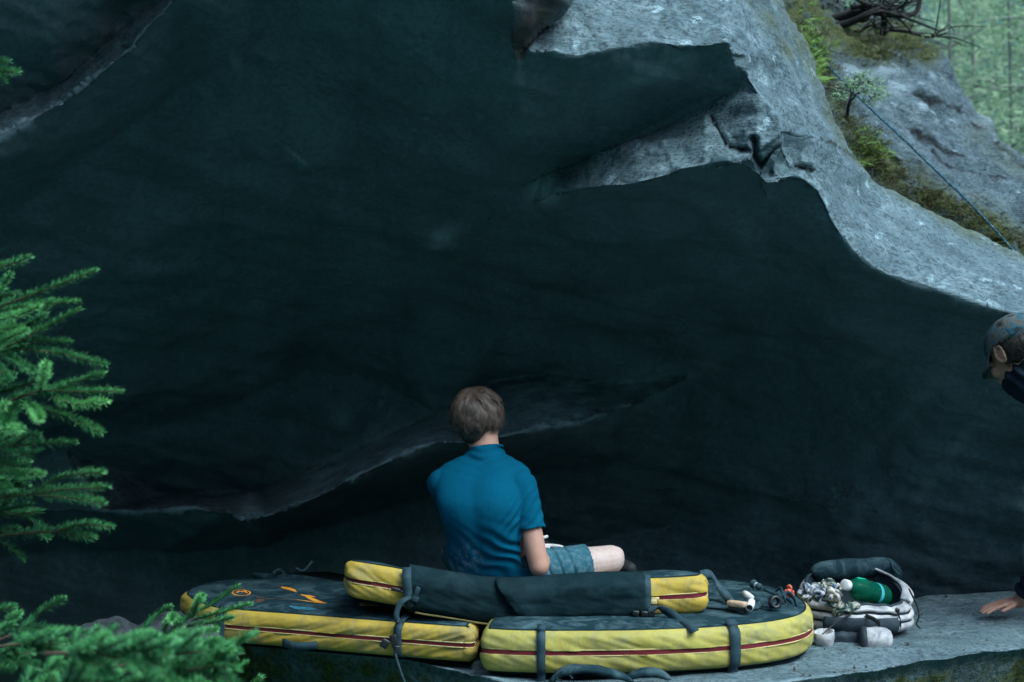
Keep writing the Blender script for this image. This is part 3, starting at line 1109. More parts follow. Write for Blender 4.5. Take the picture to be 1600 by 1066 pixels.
# ---- left pad
LT = 0.128
OL = outline([(-0.175, 5.19), (-0.45, 5.285), (-0.80, 5.417), (-1.09, 5.528), (-1.20, 5.60), (-1.315, 5.78), (-1.365, 5.95), (-1.30, 6.16), (-1.15, 6.24), (-0.8, 6.20), (-0.35, 6.02), (-0.06, 5.88), (-0.06, 5.75), (-0.13, 5.4), (-0.15, 5.23)])
zl = lambda x, y: 0.008
pl = empty('crash_pad', (-0.6, 5.6, 0), 'yellow-sided crash pad with orange printing on its dark top, on the left', 'crash pad', 'crash pads on the ledge')
NL = pad_body(pl, OL, LT, zl, 1.0)
strap_over_side(pl, OL, NL, LT, zl, nearest(OL, -1.125, 5.55), 0.042, 0.11, 0.05)
s_ = strap_over_side(pl, OL, NL, LT, zl, nearest(OL, -0.415, 5.27), 0.032, 0.0, 0.10)
# buckle and loose tail of that strap
ib = nearest(OL, -0.425, 5.27)
pb = OL[ib] + NL[ib] * 0.028
bk = Bag()
rt = Matrix.Rotation(R(-15), 3, 'Y')
bk.box((pb.x, pb.y, 0.072), (0.026, 0.012, 0.050), rt)
bk.box((pb.x - 0.035, pb.y - 0.004, 0.064), (0.030, 0.012, 0.034), Matrix.Rotation(R(30), 3, 'Y'))
bk.box((pb.x + 0.008, pb.y - 0.004, 0.035), (0.020, 0.012, 0.044), Matrix.Rotation(R(10), 3, 'Y'))
obj('buckle', bevel_mesh(bk.mesh(), 0.004), M['plastic'], s_)
tail = catmull([(pb.x, pb.y - .006, 0.04), (pb.x + 0.02, pb.y - .02, -0.02), (pb.x + 0.05, pb.y - .03, -0.10), (pb.x + 0.09, pb.y - .03, -0.22)], 8)
obj('strap_tail', ribbon(tail, (1, 0.2, 0.4), 0.008, 0.003), M['web'], s_)
# carrying handle low on the front
ih = nearest(OL, -0.80, 5.417)
q, nn = OL[ih], NL[ih]
tx = Vector((-nn.y, nn.x, 0))
if tx.x < 0:
    tx = -tx
hp = [q + tx * (-0.075 + 0.15 * k / 12) + nn * (0.012 + 0.03 * math.sin(math.pi * k / 12)) + Vector((0, 0, 0.032 - 0.004 * math.sin(math.pi * k / 12) + zl(0, 0) - 0.01)) for k in range(13)]
obj('handle', ribbon(hp, Vector((0, 0, 1)), 0.03, 0.006), M['web'], pl)
# the orange printing on its top
zt = LT + 0.018
_tp = root_top[pl.name]
BL = BVHTree.FromPolygons([v.co + pl.location for v in _tp.data.vertices], [tuple(p.vertices) for p in _tp.data.polygons])
def drape(bag, lift=0.0015):
    for v in bag.v:
        h = BL.ray_cast(Vector((v.x, v.y, 1.0)), Vector((0, 0, -1)))
        if h[0] is not None:
            v.z = h[0].z + lift
    return bag.mesh()
bg = Bag()
for pix, w in (([(440, 917.5), (447, 920), (456, 923.5), (463, 927)], [0.008, 0.028, 0.026, 0.006]),
               ([(470, 930), (480, 931), (493, 932)], [0.010, 0.034, 0.006]),
               ([(478, 931), (487, 935), (496, 938.5), (510, 941.5)], [0.014, 0.030, 0.028, 0.006]),
               ([(464, 938.5), (480, 939.5), (498, 940.5), (511, 941.6)], [0.006, 0.012, 0.014, 0.008])):
    bg.add(*surf_mark(None, pix, zt, w, None))
obj('printed_mark', drape(bg), M['orange_print'], pl, False)
bg = Bag()
ring = [(377 + 14 * math.cos(a), 926.5 + 4.5 * math.sin(a)) for a in np.linspace(0, 2 * math.pi, 28)]
bg.add(*surf_mark(None, ring, zt, 0.007, None))
bg.add(*surf_mark(None, [(370, 927), (374, 923.5), (378, 926), (382, 922.8), (386, 927)], zt + .0004, 0.010, None))
obj('printed_emblem', drape(bg), M['orange_print'], pl, False)
bg = Bag()
for k in range(34):
    x = 372 + k * 2.7
    y = 939.5 - (x - 372) * 0.006 - (2.2 if 400 < x < 436 else 0)
    bg.add(*surf_mark(None, [(x, y), (x + 1.6, y + .1)], zt, 0.010 if 400 < x < 420 else 0.006, None))
for dy in (-3.0, 1.8, 3.4):
    bg.add(*surf_mark(None, [(401, 936 + dy), (406, 936.6 + dy), (412, 936 + dy)], zt + .0003, 0.009, None))
kind(obj('printed_line', drape(bg), M['brown_print'], pl, False), 'stuff')
bg = Bag()
bg.add(*surf_mark(None, [(452, 948), (464, 949.5), (480, 950.5), (495, 952)], zt, [0.01, 0.03, 0.04, 0.012], None))
obj('printed_patch', drape(bg), M['blue_print'], pl, False)

# ---- right pad
RT = 0.15
OR = outline([(-0.093, 5.085), (-0.075, 5.05), (0.11, 5.02), (0.45, 5.03), (0.78, 5.10), (0.985, 5.20), (1.10, 5.33), (1.15, 5.52), (1.135, 5.76), (1.03, 5.98), (0.86, 6.10), (0.4, 6.14), (0.02, 6.12), (-0.03, 5.7), (-0.06, 5.4), (-0.09, 5.16)])
zr = lambda x, y: 0.006 + 0.012 * max(0, x - 0.7)
pr = empty('crash_pad', (0.5, 5.5, 0), 'yellow-sided crash pad with two grey straps, lying on the right beside the backpack', 'crash pad', 'crash pads on the ledge')
NR = pad_body(pr, OR, RT, zr, 2.0, None, 'yellow')
strap_over_side(pr, OR, NR, RT, zr, nearest(OR, 0.105, 5.02), 0.03, 0.09, 0.03)
strap_over_side(pr, OR, NR, RT, zr, nearest(OR, 0.79, 5.10), 0.04, 0.09, 0.03)

# ---- folded pad lying across both; the person sits on it
TT = 0.140
top_f = [(570, 873), (600, 879), (640, 890), (700, 903), (775, 909), (850, 911), (930, 910), (1010, 905), (1060, 900), (1100, 903)]
bot_f = [(553, 938), (600, 950), (640, 960), (700, 972), (775, 979), (850, 979), (930, 976), (1010, 974), (1060, 973), (1110, 967)]
def front_z(x, y):
    """underside of the folded pad: its left end is propped up"""
    left = max(0.0, -x - 0.12)
    return 0.158 + 0.16 * left ** 1.35 + 0.010 * math.exp(-((x - 0.75) / 0.15) ** 2) - 0.022 * math.exp(-((x + 0.01) / 0.22) ** 2)
def top_t(x, y):
    """its thickness: pressed down by the sitter, falling away at the back"""
    b = max(0.0, y - 5.33)
    press = 0.055 * math.exp(-((x + 0.04) / 0.42) ** 2) * min(1, b / 0.22)
    return TT - press - 0.13 * b
OT = outline([(-0.605, 5.34), (-0.50, 5.32), (-0.30, 5.30), (0.0, 5.285), (0.35, 5.28), (0.60, 5.28), (0.70, 5.295), (0.725, 5.38), (0.735, 5.55), (0.71, 5.78), (0.55, 5.86), (0.0, 5.90), (-0.40, 5.86), (-0.575, 5.80), (-0.615, 5.68), (-0.625, 5.5)], 420)
pt = empty('crash_pad', (0.05, 5.6, 0.16), 'folded crash pad with dark flaps and yellow ends that the person sits on', 'crash pad', 'crash pads on the ledge')
NT_ = pad_body(pt, OT, TT, front_z, 4.0, top_t)
# the two dark flaps over its front, meeting in a slanting crease
def flap(x0t, x0b, x1t, x1b, proud, seed):
    V, F = [], []
    nu, nv = 60, 22
    for j in range(nv + 1):
        t = 1.10 - 1.16 * j / nv
        for i in range(nu + 1):
            u = i / nu
            x = (x0t + (x1t - x0t) * u) * max(0, min(1, t)) + (x0b + (x1b - x0b) * u) * (1 - max(0, min(1, t)))
            k = nearest(OT[:170] if False else OT, x, 5.30)
            y = 5.285 + 0.02 * max(0, -x) + 0.05 * max(0, -x - 0.3)
            tt = max(0, min(1, t))
            o = side_profile(tt) * 1.3 + proud + 0.004 * noise.noise(Vector((x * 9, tt * 4, seed))) + 0.003 * noise.noise(Vector((x * 24 + tt * 9, tt * 9, seed)))
            cx = -0.055 + 0.10 * (1 - tt)
            if seed < 1.5:
                o -= 0.012 * math.exp(-((x - cx) / 0.05) ** 2)
            else:
                o += 0.006 * math.exp(-((x - cx - 0.03) / 0.03) ** 2)
            zz = front_z(x, 5.30) + tt * TT
            if t > 1:                                    # folded over onto the top
                V.append(Vector((x, y + (t - 1) * 0.55, front_z(x, y) + TT + 0.016 - 0.02 * (t - 1))))
            elif t < 0:
                V.append(Vector((x, y - 0.004 + (-t) * 0.3, zz - 0.007)))
            else:
                V.append(Vector((x, y - o, zz + (0.010 if tt > 0.97 else 0))))
    for j in range(nv):
        for i in range(nu):
            a = j * (nu + 1) + i
            F.append((a, a + 1, a + nu + 2, a + nu + 1))
    return thicken(mk(V, F), 0.004)
obj('front_flap', flap(-0.385, -0.385, -0.02, 0.075, 0.010, 1.0), M['pad_black'], pt)
obj('front_flap', flap(-0.060, 0.045, 0.492, 0.492, 0.023, 2.0), M['pad_black'], pt)
# webbing binding the ends of the flaps
for xw in (-0.392, 0.497):
    path = []
    for k in range(14):
        t = 1.04 - 1.08 * k / 13
        tt = max(0, min(1, t))
        y = 5.285 + 0.02 * max(0, -xw) + 0.05 * max(0, -xw - 0.3)
        path.append(Vector((xw + (0.012 * (1 - tt) if xw < 0 else 0), y - side_profile(tt) * 1.3 - 0.019, front_z(xw, 5.3) + tt * TT + (0.012 if t > 1 else 0))))
    obj('binding_strap', ribbon(path, (1, 0, 0), 0.034, 0.004), M['web'], pt)
# olive trim along the bottom seam
path = [Vector((x, 5.268 + 0.02 * max(0, -x), front_z(x, 5.3) - 0.006 + 0.004 * noise.noise(Vector((x * 8, 0, 0))))) for x in np.linspace(-0.36, 0.1, 30)]
obj('trim_cord', tube(path, 0.004, 6), mat_plain('olive_cord', (0.16, 0.13, 0.045), 0.7), pt)
# zipper pulls, buckles and hanging webbing
bg = Bag()
pz = Vector((-0.43, 5.272, front_z(-0.43, 5.3) + 0.068))
bg.box(pz, (0.036, 0.012, 0.014), Matrix.Rotation(R(14), 3, 'Y'))
bg.box(pz + Vector((0.03, -0.004, -0.012)), (0.03, 0.006, 0.010), Matrix.Rotation(R(30), 3, 'Y'))
obj('zipper_pull', bevel_mesh(bg.mesh(), 0.003), M['plastic'], pt)
bg = Bag()
pz = Vector((0.53, 5.262, front_z(0.53, 5.3) + 0.066))
bg.box(pz, (0.03, 0.008, 0.014))
bg.box(pz + Vector((-0.008, -0.003, -0.010)), (0.026, 0.006, 0.018))
obj('zipper_pull', bevel_mesh(bg.mesh(), 0.003), M['piping'], pt)
bg = Bag()
bg.box((-0.352, 5.258, front_z(-0.36, 5.3) + 0.072), (0.018, 0.010, 0.040), Matrix.Rotation(R(22), 3, 'Y'))
bg.box((-0.358, 5.258, front_z(-0.36, 5.3) + 0.046), (0.026, 0.012, 0.022), Matrix.Rotation(R(22), 3, 'Y'))
obj('side_buckle', bevel_mesh(bg.mesh(), 0.004), M['web'], pt)
bg = Bag()
for dx in (0.0, 0.032, 0.058):
    bg.box((0.455 + dx, 5.235, 0.178 - dx * .06), (0.026, 0.016, 0.020), Matrix.Rotation(R(6), 3, 'Y'))
obj('side_buckle', bevel_mesh(bg.mesh(), 0.004), M['plastic'], pt)
path = catmull([(0.50, 5.245, 0.188), (0.54, 5.225, 0.197), (0.575, 5.205, 0.186), (0.605, 5.175, 0.168), (0.63, 5.11, 0.166), (0.640, 5.06, 0.160), (0.646, 5.03, 0.152)], 6)
obj('hanging_strap', ribbon(path, (0.75, -0.6, 0.1), 0.034, 0.004), M['web'], pt)
path = catmull([(-0.375, 5.262, 0.235), (-0.41, 5.245, 0.215), (-0.425, 5.235, 0.175), (-0.42, 5.235, 0.15), (-0.412, 5.228, 0.148)], 6)
obj('hanging_strap', ribbon(path, (1, 0.1, 0.1), 0.020, 0.003), M['web'], pt)
# leather tab under its raised left end
bg = Bag()
bg.box(G(577, 944, LT + 0.033), (0.075, 0.05, 0.006), Matrix.Rotation(R(8), 3, 'Z'))
tg = obj('leather_tab', bevel_mesh(bg.mesh(), 0.002), M['tan_leather'], pt)
# webbing loop running off its right end
path = catmull([(0.725, 5.45, 0.285), (0.77, 5.52, 0.275), (0.80, 5.55, 0.235), (0.825, 5.50, 0.20), (0.835, 5.44, 0.182)], 7)
obj('shoulder_strap', ribbon(path, (0.2, 0.9, 0.5), 0.034, 0.004), M['web'], pt)
path = catmull([(0.735, 5.40, 0.175), (0.79, 5.36, 0.178), (0.845, 5.335, 0.178), (0.90, 5.345, 0.178), (0.945, 5.42, 0.178), (0.93, 5.55, 0.178)], 7)
obj('shoulder_strap', ribbon(path, (0.1, 0.9, 0.25), 0.026, 0.004), M['web'], pt)

# ---- a fourth, dark pad lying flat behind the left one, only its rolled edge showing
d4 = empty('dark_mat', (-0.9, 6.3, 0.1), 'thin dark mat sticking out behind the left crash pad', 'mat')
path = [P(395, 898, 6.55), P(420, 904, 6.5), P(460, 911, 6.42), P(510, 920, 6.3), P(560, 930, 6.18), P(620, 940, 6.1)]
obj('rolled_edge', tube(catmull(path, 8), [0.010 + 0.032 * min(1, i / 18) for i in range(41)], 12), M['pad_top'], d4)
obj('mat_sheet', mk([path[0] + Vector((0.0, 0.03, -0.005)), path[-1] + Vector((0, 0.03, -0.03)), path[-1] + Vector((0.1, 0.5, -0.05)), path[0] + Vector((0.3, 0.4, -0.05)),
                     path[0] + Vector((0.0, 0.03, -0.025)), path[-1] + Vector((0, 0.03, -0.05)), path[-1] + Vector((0.1, 0.5, -0.07)), path[0] + Vector((0.3, 0.4, -0.07))],
                    [(0, 1, 2, 3), (7, 6, 5, 4), (0, 4, 5, 1), (1, 5, 6, 2), (2, 6, 7, 3), (3, 7, 4, 0)]), M['pad_black'], d4)
for (a, b, c) in (((426, 896), (436, 890), (444, 897)), ((462, 888), (474, 892), (488, 877))):
    obj('loose_cord', tube(catmull([P(*a, 6.42), P(*b, 6.44), P(*c, 6.46)], 6), 0.006, 6), M['web'], d4)

# ---- blue-grey shoulder pads poking out under the right pad, at the front
def cushion(name, c, size, rot, label, cat, mat):
    bg = Bag()
    ellipsoid(bg, (0, 0, 0), (size[0] / 2, size[1] / 2, size[2] / 2), None, 32, 18)
    for v in bg.v:
        for k in range(3):
            s = size[k] / 2
            u = v[k] / s
            v[k] = s * math.copysign(abs(u) ** 0.72, u)
    me = bg.mesh()
    displace(me, lambda v, n: 0.010 * fbm(v, 9, 3, c[0]) + 0.005 * fbm(v, 26, 2, 1))
    me.transform(Matrix.Translation(c) @ rot.to_4x4())
    return me
hb = empty('shoulder_harness', (0.4, 4.95, 0), 'blue-grey padded shoulder straps lying in front of the right crash pad', 'harness')
for pth, wd in ((((0.13, 4.93, -0.01), (0.165, 4.925, 0.030), (0.22, 4.92, 0.046), (0.30, 4.925, 0.040), (0.37, 4.93, 0.022), (0.42, 4.935, 0.0)), 0.085),
                (((0.40, 4.94, 0.012), (0.45, 4.935, 0.030), (0.50, 4.93, 0.030), (0.55, 4.935, 0.010)), 0.07)):
    bg = Bag()
    cp_ = catmull([Vector(p) for p in pth], 8)
    for i_, (p_, (t_, n_, b_)) in enumerate(zip(cp_, frames(cp_))):
        pass
    rings = []
    for i_, (p_, (t_, n_, b_)) in enumerate(zip(cp_, frames(cp_))):
        u_ = i_ / (len(cp_) - 1)
        k_ = (0.35 + 0.65 * math.sin(math.pi * u_) ** 0.4)
        rings.append([p_ + b_ * (math.copysign(abs(math.cos(a_)) ** 0.6, math.cos(a_)) * wd / 2 * k_) + n_ * (math.copysign(abs(math.sin(a_)) ** 0.8, math.sin(a_)) * 0.014 * k_) for a_ in np.linspace(0, 2 * math.pi, 24, endpoint=False)])
    loft(bg, rings)
    me = bg.mesh()
    displace(me, lambda v, n: 0.003 * fbm(v, 22, 3, 1.0))
    obj('padded_strap', me, M['pad_top'], hb)
path = catmull([(0.17, 4.91, 0.01), (0.15, 4.90, 0.03), (0.18, 4.90, 0.05), (0.21, 4.90, 0.02)], 6)
obj('strap_loop', ribbon(path, (0, 1, 0.2), 0.03, 0.004), M['web'], hb)
# ------------------------------------------------------------------ people
def mat_skin(name, c):
    m = NT(name)
    col = m.ramp(m.noise(18, 5, 0.6), [(0.3, [c[0] * .88, c[1] * .8, c[2] * .78]), (0.7, c)])
    ch = m.math('MULTIPLY', m.attr('chalk_and_light'), m.ramp(m.noise(60, 4), [(0.3, 0.6), (0.6, 1.0)]))
    col = m.mix(ch, col, (0.80, 0.80, 0.80))
    nrm = m.bump(m.noise(240, 3), 0.15, 0.002)
    return m.done(col, 0.55, nrm, 0.35, Subsurface_Weight=0.08, Subsurface_Scale=0.01)
M['skin'] = mat_skin('skin', (0.52, 0.29, 0.22))
M['skin2'] = mat_skin('skin_tanned', (0.42, 0.23, 0.165))
def mat_shirt(name, c, wr=0.3):
    m = NT(name)
    f = m.noise(9, 4)
    col = m.ramp(f, [(0.3, [x * 0.85 for x in c]), (0.7, [x * 1.1 for x in c])])
    ch = m.math('MULTIPLY', m.attr('chalk_and_light'), m.ramp(m.noise(45, 5, 0.7), [(0.45, 0.0), (0.7, 0.8)]))
    col = m.mix(ch, col, (0.3, 0.38, 0.42))
    nrm = m.bump(m.noise(16, 3), wr, 0.01)
    nrm = m.bump(m.noise(1100, 1), 0.2, 0.001, nrm)
    return m.done(col, 0.9, nrm, 0.06)
M['shirt'] = mat_shirt('blue_jersey', (0.0006, 0.088, 0.160))
M['shorts'] = mat_shirt('faded_denim', (0.03, 0.115, 0.155))
M['jacket'] = mat_shirt('navy_jacket', (0.009, 0.017, 0.026))
M['trousers'] = mat_shirt('dark_trousers', (0.03, 0.035, 0.04))
M['shoe'] = mat_plain('black_shoe', (0.02, 0.024, 0.028), 0.6)
M['eye'] = mat_plain('eye', (0.5, 0.5, 0.5), 0.2)
def mat_hair(name, a, b):
    m = NT(name)
    at = m.attr('tone')
    col = m.ramp(at, [(0.0, a), (1.0, b)])
    return m.done(col, 0.42, None, 0.5)
M['hair'] = mat_hair('brown_hair', (0.028, 0.020, 0.016), (0.165, 0.115, 0.088))
M['hair2'] = mat_hair('dark_hair', (0.012, 0.010, 0.009), (0.05, 0.035, 0.025))

def finger(bag, base, dirs, lens, r):
    """a finger of three bones; dirs are unit-ish directions"""
    p = Vector(base)
    for i, (d, l) in enumerate(zip(dirs, lens)):
        q = p + Vector(d).normalized() * l
        capsule(bag, p, q, r * (1 - 0.09 * i), r * (1 - 0.09 * (i + 1)), 12, 4)
        p = q
    return p

def head_shape(bag, c, rot, s=1.0):
    """skull, jaw, nose, brow, lips and ears; +y is where the face looks"""
    def at(x, y, z):
        return Vector(c) + rot @ (Vector((x, y, z)) * s)
    def el(p, r, seg=20, rg=12):
        ellipsoid(bag, at(*p), [k * s for k in r], rot, seg, rg)
    el((0, -0.012, 0.030), (0.077, 0.097, 0.085), 28, 18)       # cranium
    el((0, 0.030, -0.030), (0.062, 0.066, 0.085))               # face
    el((0, 0.050, -0.092), (0.036, 0.040, 0.030))               # chin and jaw
    el((0, 0.082, 0.018), (0.052, 0.018, 0.014))                # brow
    capsule(bag, at(0, 0.092, 0.005), at(0, 0.110, -0.030), 0.008 * s, 0.013 * s, 12, 4)   # nose
    el((0.013, 0.098, -0.034), (0.009, 0.010, 0.008))
    el((-0.013, 0.098, -0.034), (0.009, 0.010, 0.008))
    el((0, 0.090, -0.060), (0.023, 0.010, 0.006))               # lips
    el((0, 0.088, -0.071), (0.020, 0.010, 0.006))
    for sx in (-1, 1):
        el((sx * 0.045, 0.070, -0.022), (0.022, 0.020, 0.022))  # cheeks
        # ear: a thin shell with a rim
        er = rot @ Matrix.Rotation(sx * R(20), 3, 'Z')
        ellipsoid(bag, at(sx * 0.080, -0.004, -0.008), (0.009 * s, 0.018 * s, 0.030 * s), er, 16, 10)
        pts = [at(sx * 0.088, -0.004 + 0.017 * math.cos(a), -0.004 + 0.029 * math.sin(a)) for a in np.linspace(-1.2, 4.0, 12)]
        for a, b in zip(pts, pts[1:]):
            capsule(bag, a, b, 0.0042 * s, 0.0042 * s, 8, 3)

def hair_strands(c, rot, rad, whorl, n, length, width, keep, seed, lift=0.012, mess=0.35, per=26):
    """locks of tapered ribbons that follow the skull away from the crown; strands of a lock draw together at the tip"""
    rs = random.Random(seed)
    V, F, tone = [], [], []
    c = Vector(c)
    w = Vector(whorl).normalized()
    locks = 0
    while locks * per < n:
        u = Vector((rs.gauss(0, 1), rs.gauss(0, 1), rs.gauss(0, 1))).normalized()
        if not keep(u):
            continue
        locks += 1
        d = (u - w * u.dot(w))
        d = d.normalized() if d.length > 1e-4 else u.orthogonal().normalized()
        d = (d + u.cross(d) * (0.35 + rs.gauss(0, mess)) + Vector((rs.gauss(0, mess), rs.gauss(0, mess), rs.gauss(0, mess))) * 0.3).normalized()
        L = length * rs.uniform(0.65, 1.25) * (0.5 if u.z < -0.15 else 1.0)
        ns = 6
        p = u.copy()
        l0 = rs.uniform(0.0, lift)
        kick = rs.uniform(-0.2, 1.0) * lift
        path = []
        for k in range(ns + 1):
            t = k / ns
            h = l0 + lift * math.sin(math.pi * t * 0.9) * 0.7 + kick * t * t
            path.append((p.copy(), h))
            d2 = d + Vector((0, 0, -0.5 * t))
            d2 = d2 - p * d2.dot(p)
            p = (p + d2.normalized() * (L / ns / 0.1)).normalized()
        lt = rs.uniform(0.0, 0.75)
        for _ in range(per):
            o = Vector((rs.gauss(0, 1), rs.gauss(0, 1), rs.gauss(0, 1))) * 0.085
            dh = rs.uniform(-0.003, 0.004)
            ptl = []
            for k, (q, h) in enumerate(path):
                f = 1 - 0.72 * k / ns
                q2 = (q + o * f).normalized()
                hh = h + dh * f
                ptl.append(Vector((q2.x * (rad[0] + hh), q2.y * (rad[1] + hh), q2.z * (rad[2] + hh))))
            cut_ = rs.randint(ns - 2, ns)
            base = len(V)
            tn = min(1, max(0, lt + rs.uniform(-.2, .3)))
            for k in range(cut_ + 1):
                q = ptl[k]
                a, b = ptl[max(0, k - 1)], ptl[min(cut_, k + 1)]
                td = (b - a).normalized()
                side = td.cross(q.normalized())
                side = side.normalized() if side.length > 1e-5 else td.orthogonal()
                ww = width * (1 - 0.85 * (k / cut_) ** 2) * 0.5
                V += [c + rot @ (q + side * ww), c + rot @ (q + q.normalized() * ww * 0.7), c + rot @ (q - side * ww)]
                tone += [tn, min(1, tn + .12), tn]
            for k in range(cut_):
                i = base + 3 * k
                F += [(i, i + 1, i + 4, i + 3), (i + 1, i + 2, i + 5, i + 4)]
    me = mk(V, F)
    attr(me, 'tone', tone)
    return me

# ---------------- the seated person
YAW = R(-16)                                   # turned a little to the right
per = empty('person', (-0.09, 5.82, 0.24), 'person in a blue T-shirt and shorts sitting cross-legged with back turned', 'person')
SEAT = Vector((-0.092, 5.80, 0.232))
RZ = Matrix.Rotation(YAW, 3, 'Z')
def TL(x, y, z):
    return SEAT + RZ @ Vector((x, y, z))
# torso rings: height, sideways lean, forward lean, half width, half depth
torso_k = [(-0.05, 0.00, 0.11, 0.170, 0.118), (0.02, 0.00, 0.075, 0.170, 0.120), (0.08, -0.004, 0.042, 0.163, 0.117), (0.15, -0.010, 0.006, 0.158, 0.114), (0.22, -0.018, -0.020, 0.165, 0.112),
           (0.29, -0.026, -0.020, 0.179, 0.114), (0.345, -0.032, 0.006, 0.190, 0.113), (0.395, -0.036, 0.036, 0.192, 0.104), (0.43, -0.040, 0.056, 0.172, 0.090), (0.455, -0.042, 0.072, 0.128, 0.078), (0.478, -0.043, 0.086, 0.082, 0.068), (0.495, -0.043, 0.096, 0.064, 0.060)]
def smooth_rings(K, n=4):
    out = []
    N = len(K)
    for i in range(N - 1):
        p0, p1, p2, p3 = K[max(0, i - 1)], K[i], K[i + 1], K[min(N - 1, i + 2)]
        for k in range(n):
            t = k / n
            out.append(tuple(0.5 * (2 * b_ + (c_ - a_) * t + (2 * a_ - 5 * b_ + 4 * c_ - d_) * t * t + (-a_ + 3 * b_ - 3 * c_ + d_) * t ** 3) for a_, b_, c_, d_ in zip(p0, p1, p2, p3)))
    out.append(K[-1])
    return out
torso = smooth_rings(torso_k)
def torso_ring(z, sx, fy, hw, hd, n=40, grow=0.0):
    r = []
    for k in range(n):
        a = 2 * math.pi * k / n
        ca, sa = math.cos(a), math.sin(a)
        e = 0.82
        x = (hw + grow) * math.copysign(abs(ca) ** e, ca)
        y = (hd + grow) * math.copysign(abs(sa) ** e, sa)
        if sa < 0:                                       # hollow along the spine
            y += 0.009 * math.exp(-(x / 0.045) ** 2) * min(1, max(0, (z - 0.03) / 0.1))
        r.append(TL(x + sx, y + fy, z))
    return r
sh_r, sh_l = Vector((0.036, 5.77, 0.592)), Vector((-0.286, 5.87, 0.590))
el_r, wr_r = Vector((0.108, 5.70, 0.278)), Vector((0.118, 5.935, 0.295))
el_l, wr_l = Vector((-0.185, 6.07, 0.335)), Vector((0.055, 6.06, 0.296))
hip_r, kn_r, an_r = Vector((0.02, 5.85, 0.222)), Vector((0.405, 5.985, 0.256)), Vector((0.16, 6.28, 0.20))
hip_l, kn_l, an_l = Vector((-0.17, 5.90, 0.275)), Vector((-0.25, 6.30, 0.245)), Vector((0.40, 6.24, 0.185))
body = Bag()
loft(body, [torso_ring(*t, grow=-0.008) for t in torso])
neck0, neck1 = TL(-0.043, 0.088, 0.46), TL(-0.064, 0.110, 0.57)
capsule(body, neck0, neck1, 0.064, 0.061, 20)
HEAD = TL(-0.086, 0.122, 0.612)
HROT = Matrix.Rotation(R(-20), 3, 'Z') @ Matrix.Rotation(R(3), 3, 'Y') @ Matrix.Rotation(R(-12), 3, 'X')
head_shape(body, HEAD, HROT, 1.04)
for s, e, w in ((sh_r, el_r, wr_r), (sh_l, el_l, wr_l)):
    capsule(body, s, e, 0.052, 0.041, 18)
    m_ = s.lerp(e, 0.45)
    ellipsoid(body, m_, (0.050, 0.050, 0.085), (e - s).to_track_quat('Z', 'Y').to_matrix())
    capsule(body, e, e.lerp(w, 0.35), 0.041, 0.044, 18)
    capsule(body, e.lerp(w, 0.35), w, 0.043, 0.027, 18)
for h, k, a in ((hip_r, kn_r, an_r), (hip_l, kn_l, an_l)):
    capsule(body, h, k, 0.086, 0.064, 20)
    ellipsoid(body, k + (k - h).normalized() * 0.010 + Vector((0, 0, 0.004)), (0.060, 0.060, 0.060))
    ellipsoid(body, k + (k - h).normalized() * 0.030 + Vector((0, -0.01, 0.018)), (0.040, 0.040, 0.040))
    capsule(body, k, k.lerp(a, 0.3), 0.056, 0.056, 18)
    capsule(body, k.lerp(a, 0.3), a, 0.057, 0.036, 18)
# right hand, held in front
def hand(bag, w, fwd, side, up, fl, curl, spread=0.16, thumb=1, r=0.0085, thumb_dir=None):
    """palm plus four unequal fingers and a thumb from the side of the palm"""
    w, fwd, side, up = Vector(w), Vector(fwd).normalized(), Vector(side).normalized(), Vector(up).normalized()
    for k in range(4):
        o = (k - 1.5) * 0.0195
        capsule(bag, w + side * o * 0.6 + fwd * 0.012, w + side * o + fwd * 0.082, 0.014, 0.0115, 12, 4)
    tips = []
    for k, (l, c0) in enumerate(zip((0.90, 1.0, 0.95, 0.76), (0.9, 1.0, 1.05, 1.1))):
        o = (k - 1.5) * 0.0195
        b = w + side * o + fwd * 0.084
        ds = []
        ang = 0
        for j in range(3):
            ang += curl[j] * c0
            ds.append(fwd * math.cos(ang) - up * math.sin(ang) + side * ((k - 1.5) * spread))
        tips.append(finger(bag, b, ds, (0.042 * l * fl, 0.027 * l * fl, 0.021 * l * fl), r))
    tb = w - side * (0.026 * thumb) + fwd * 0.028 - up * 0.004
    td = thumb_dir or (fwd * 0.75 - side * (0.75 * thumb) - up * 0.25)
    td = Vector(td)
    capsule(bag, tb, tb + td.normalized() * 0.035, 0.0135, 0.011, 12, 4)
    p = tb + td.normalized() * 0.035
    finger(bag, p, (td + fwd * 0.25, td + fwd * 0.6), (0.030, 0.026), 0.0098)
    return tips
hand(body, wr_r, (0.10, 0.9, -0.25), (0.95, -0.1, 0.2), (0.15, 0.2, 0.95), 1.0, (0.4, 0.5, 0.4), 0.12, 1)
hand(body, wr_l, (0.96, -0.08, -0.14), (0.1, -0.55, -0.75), (0.2, -0.75, 0.55), 1.1, (0.12, 0.25, 0.2), 0.16, 1)
me = remesh(body, 0.0046, 3)
attr(me, 'chalk_and_light', [1.0 if ((v.co - wr_l).length < 0.26 and v.co.x > 0.0 and v.co.y > 5.86) or ((v.co - wr_r).length < 0.20 and v.co.y > 5.93) else (0.40 if v.co.x > 0.30 else 0.0) for v in me.vertices])  # hands are chalked; the right knee's brightness is painted in paler
obj('body', me, M['skin'], per)
for sx in (-1, 1):
    bg = Bag()
    ellipsoid(bg, HEAD + HROT @ Vector((sx * 0.032, 0.086, -0.001)), (0.011, 0.010, 0.009), HROT, 14, 10)
    obj('eye', bg.mesh(), M['eye'], per)

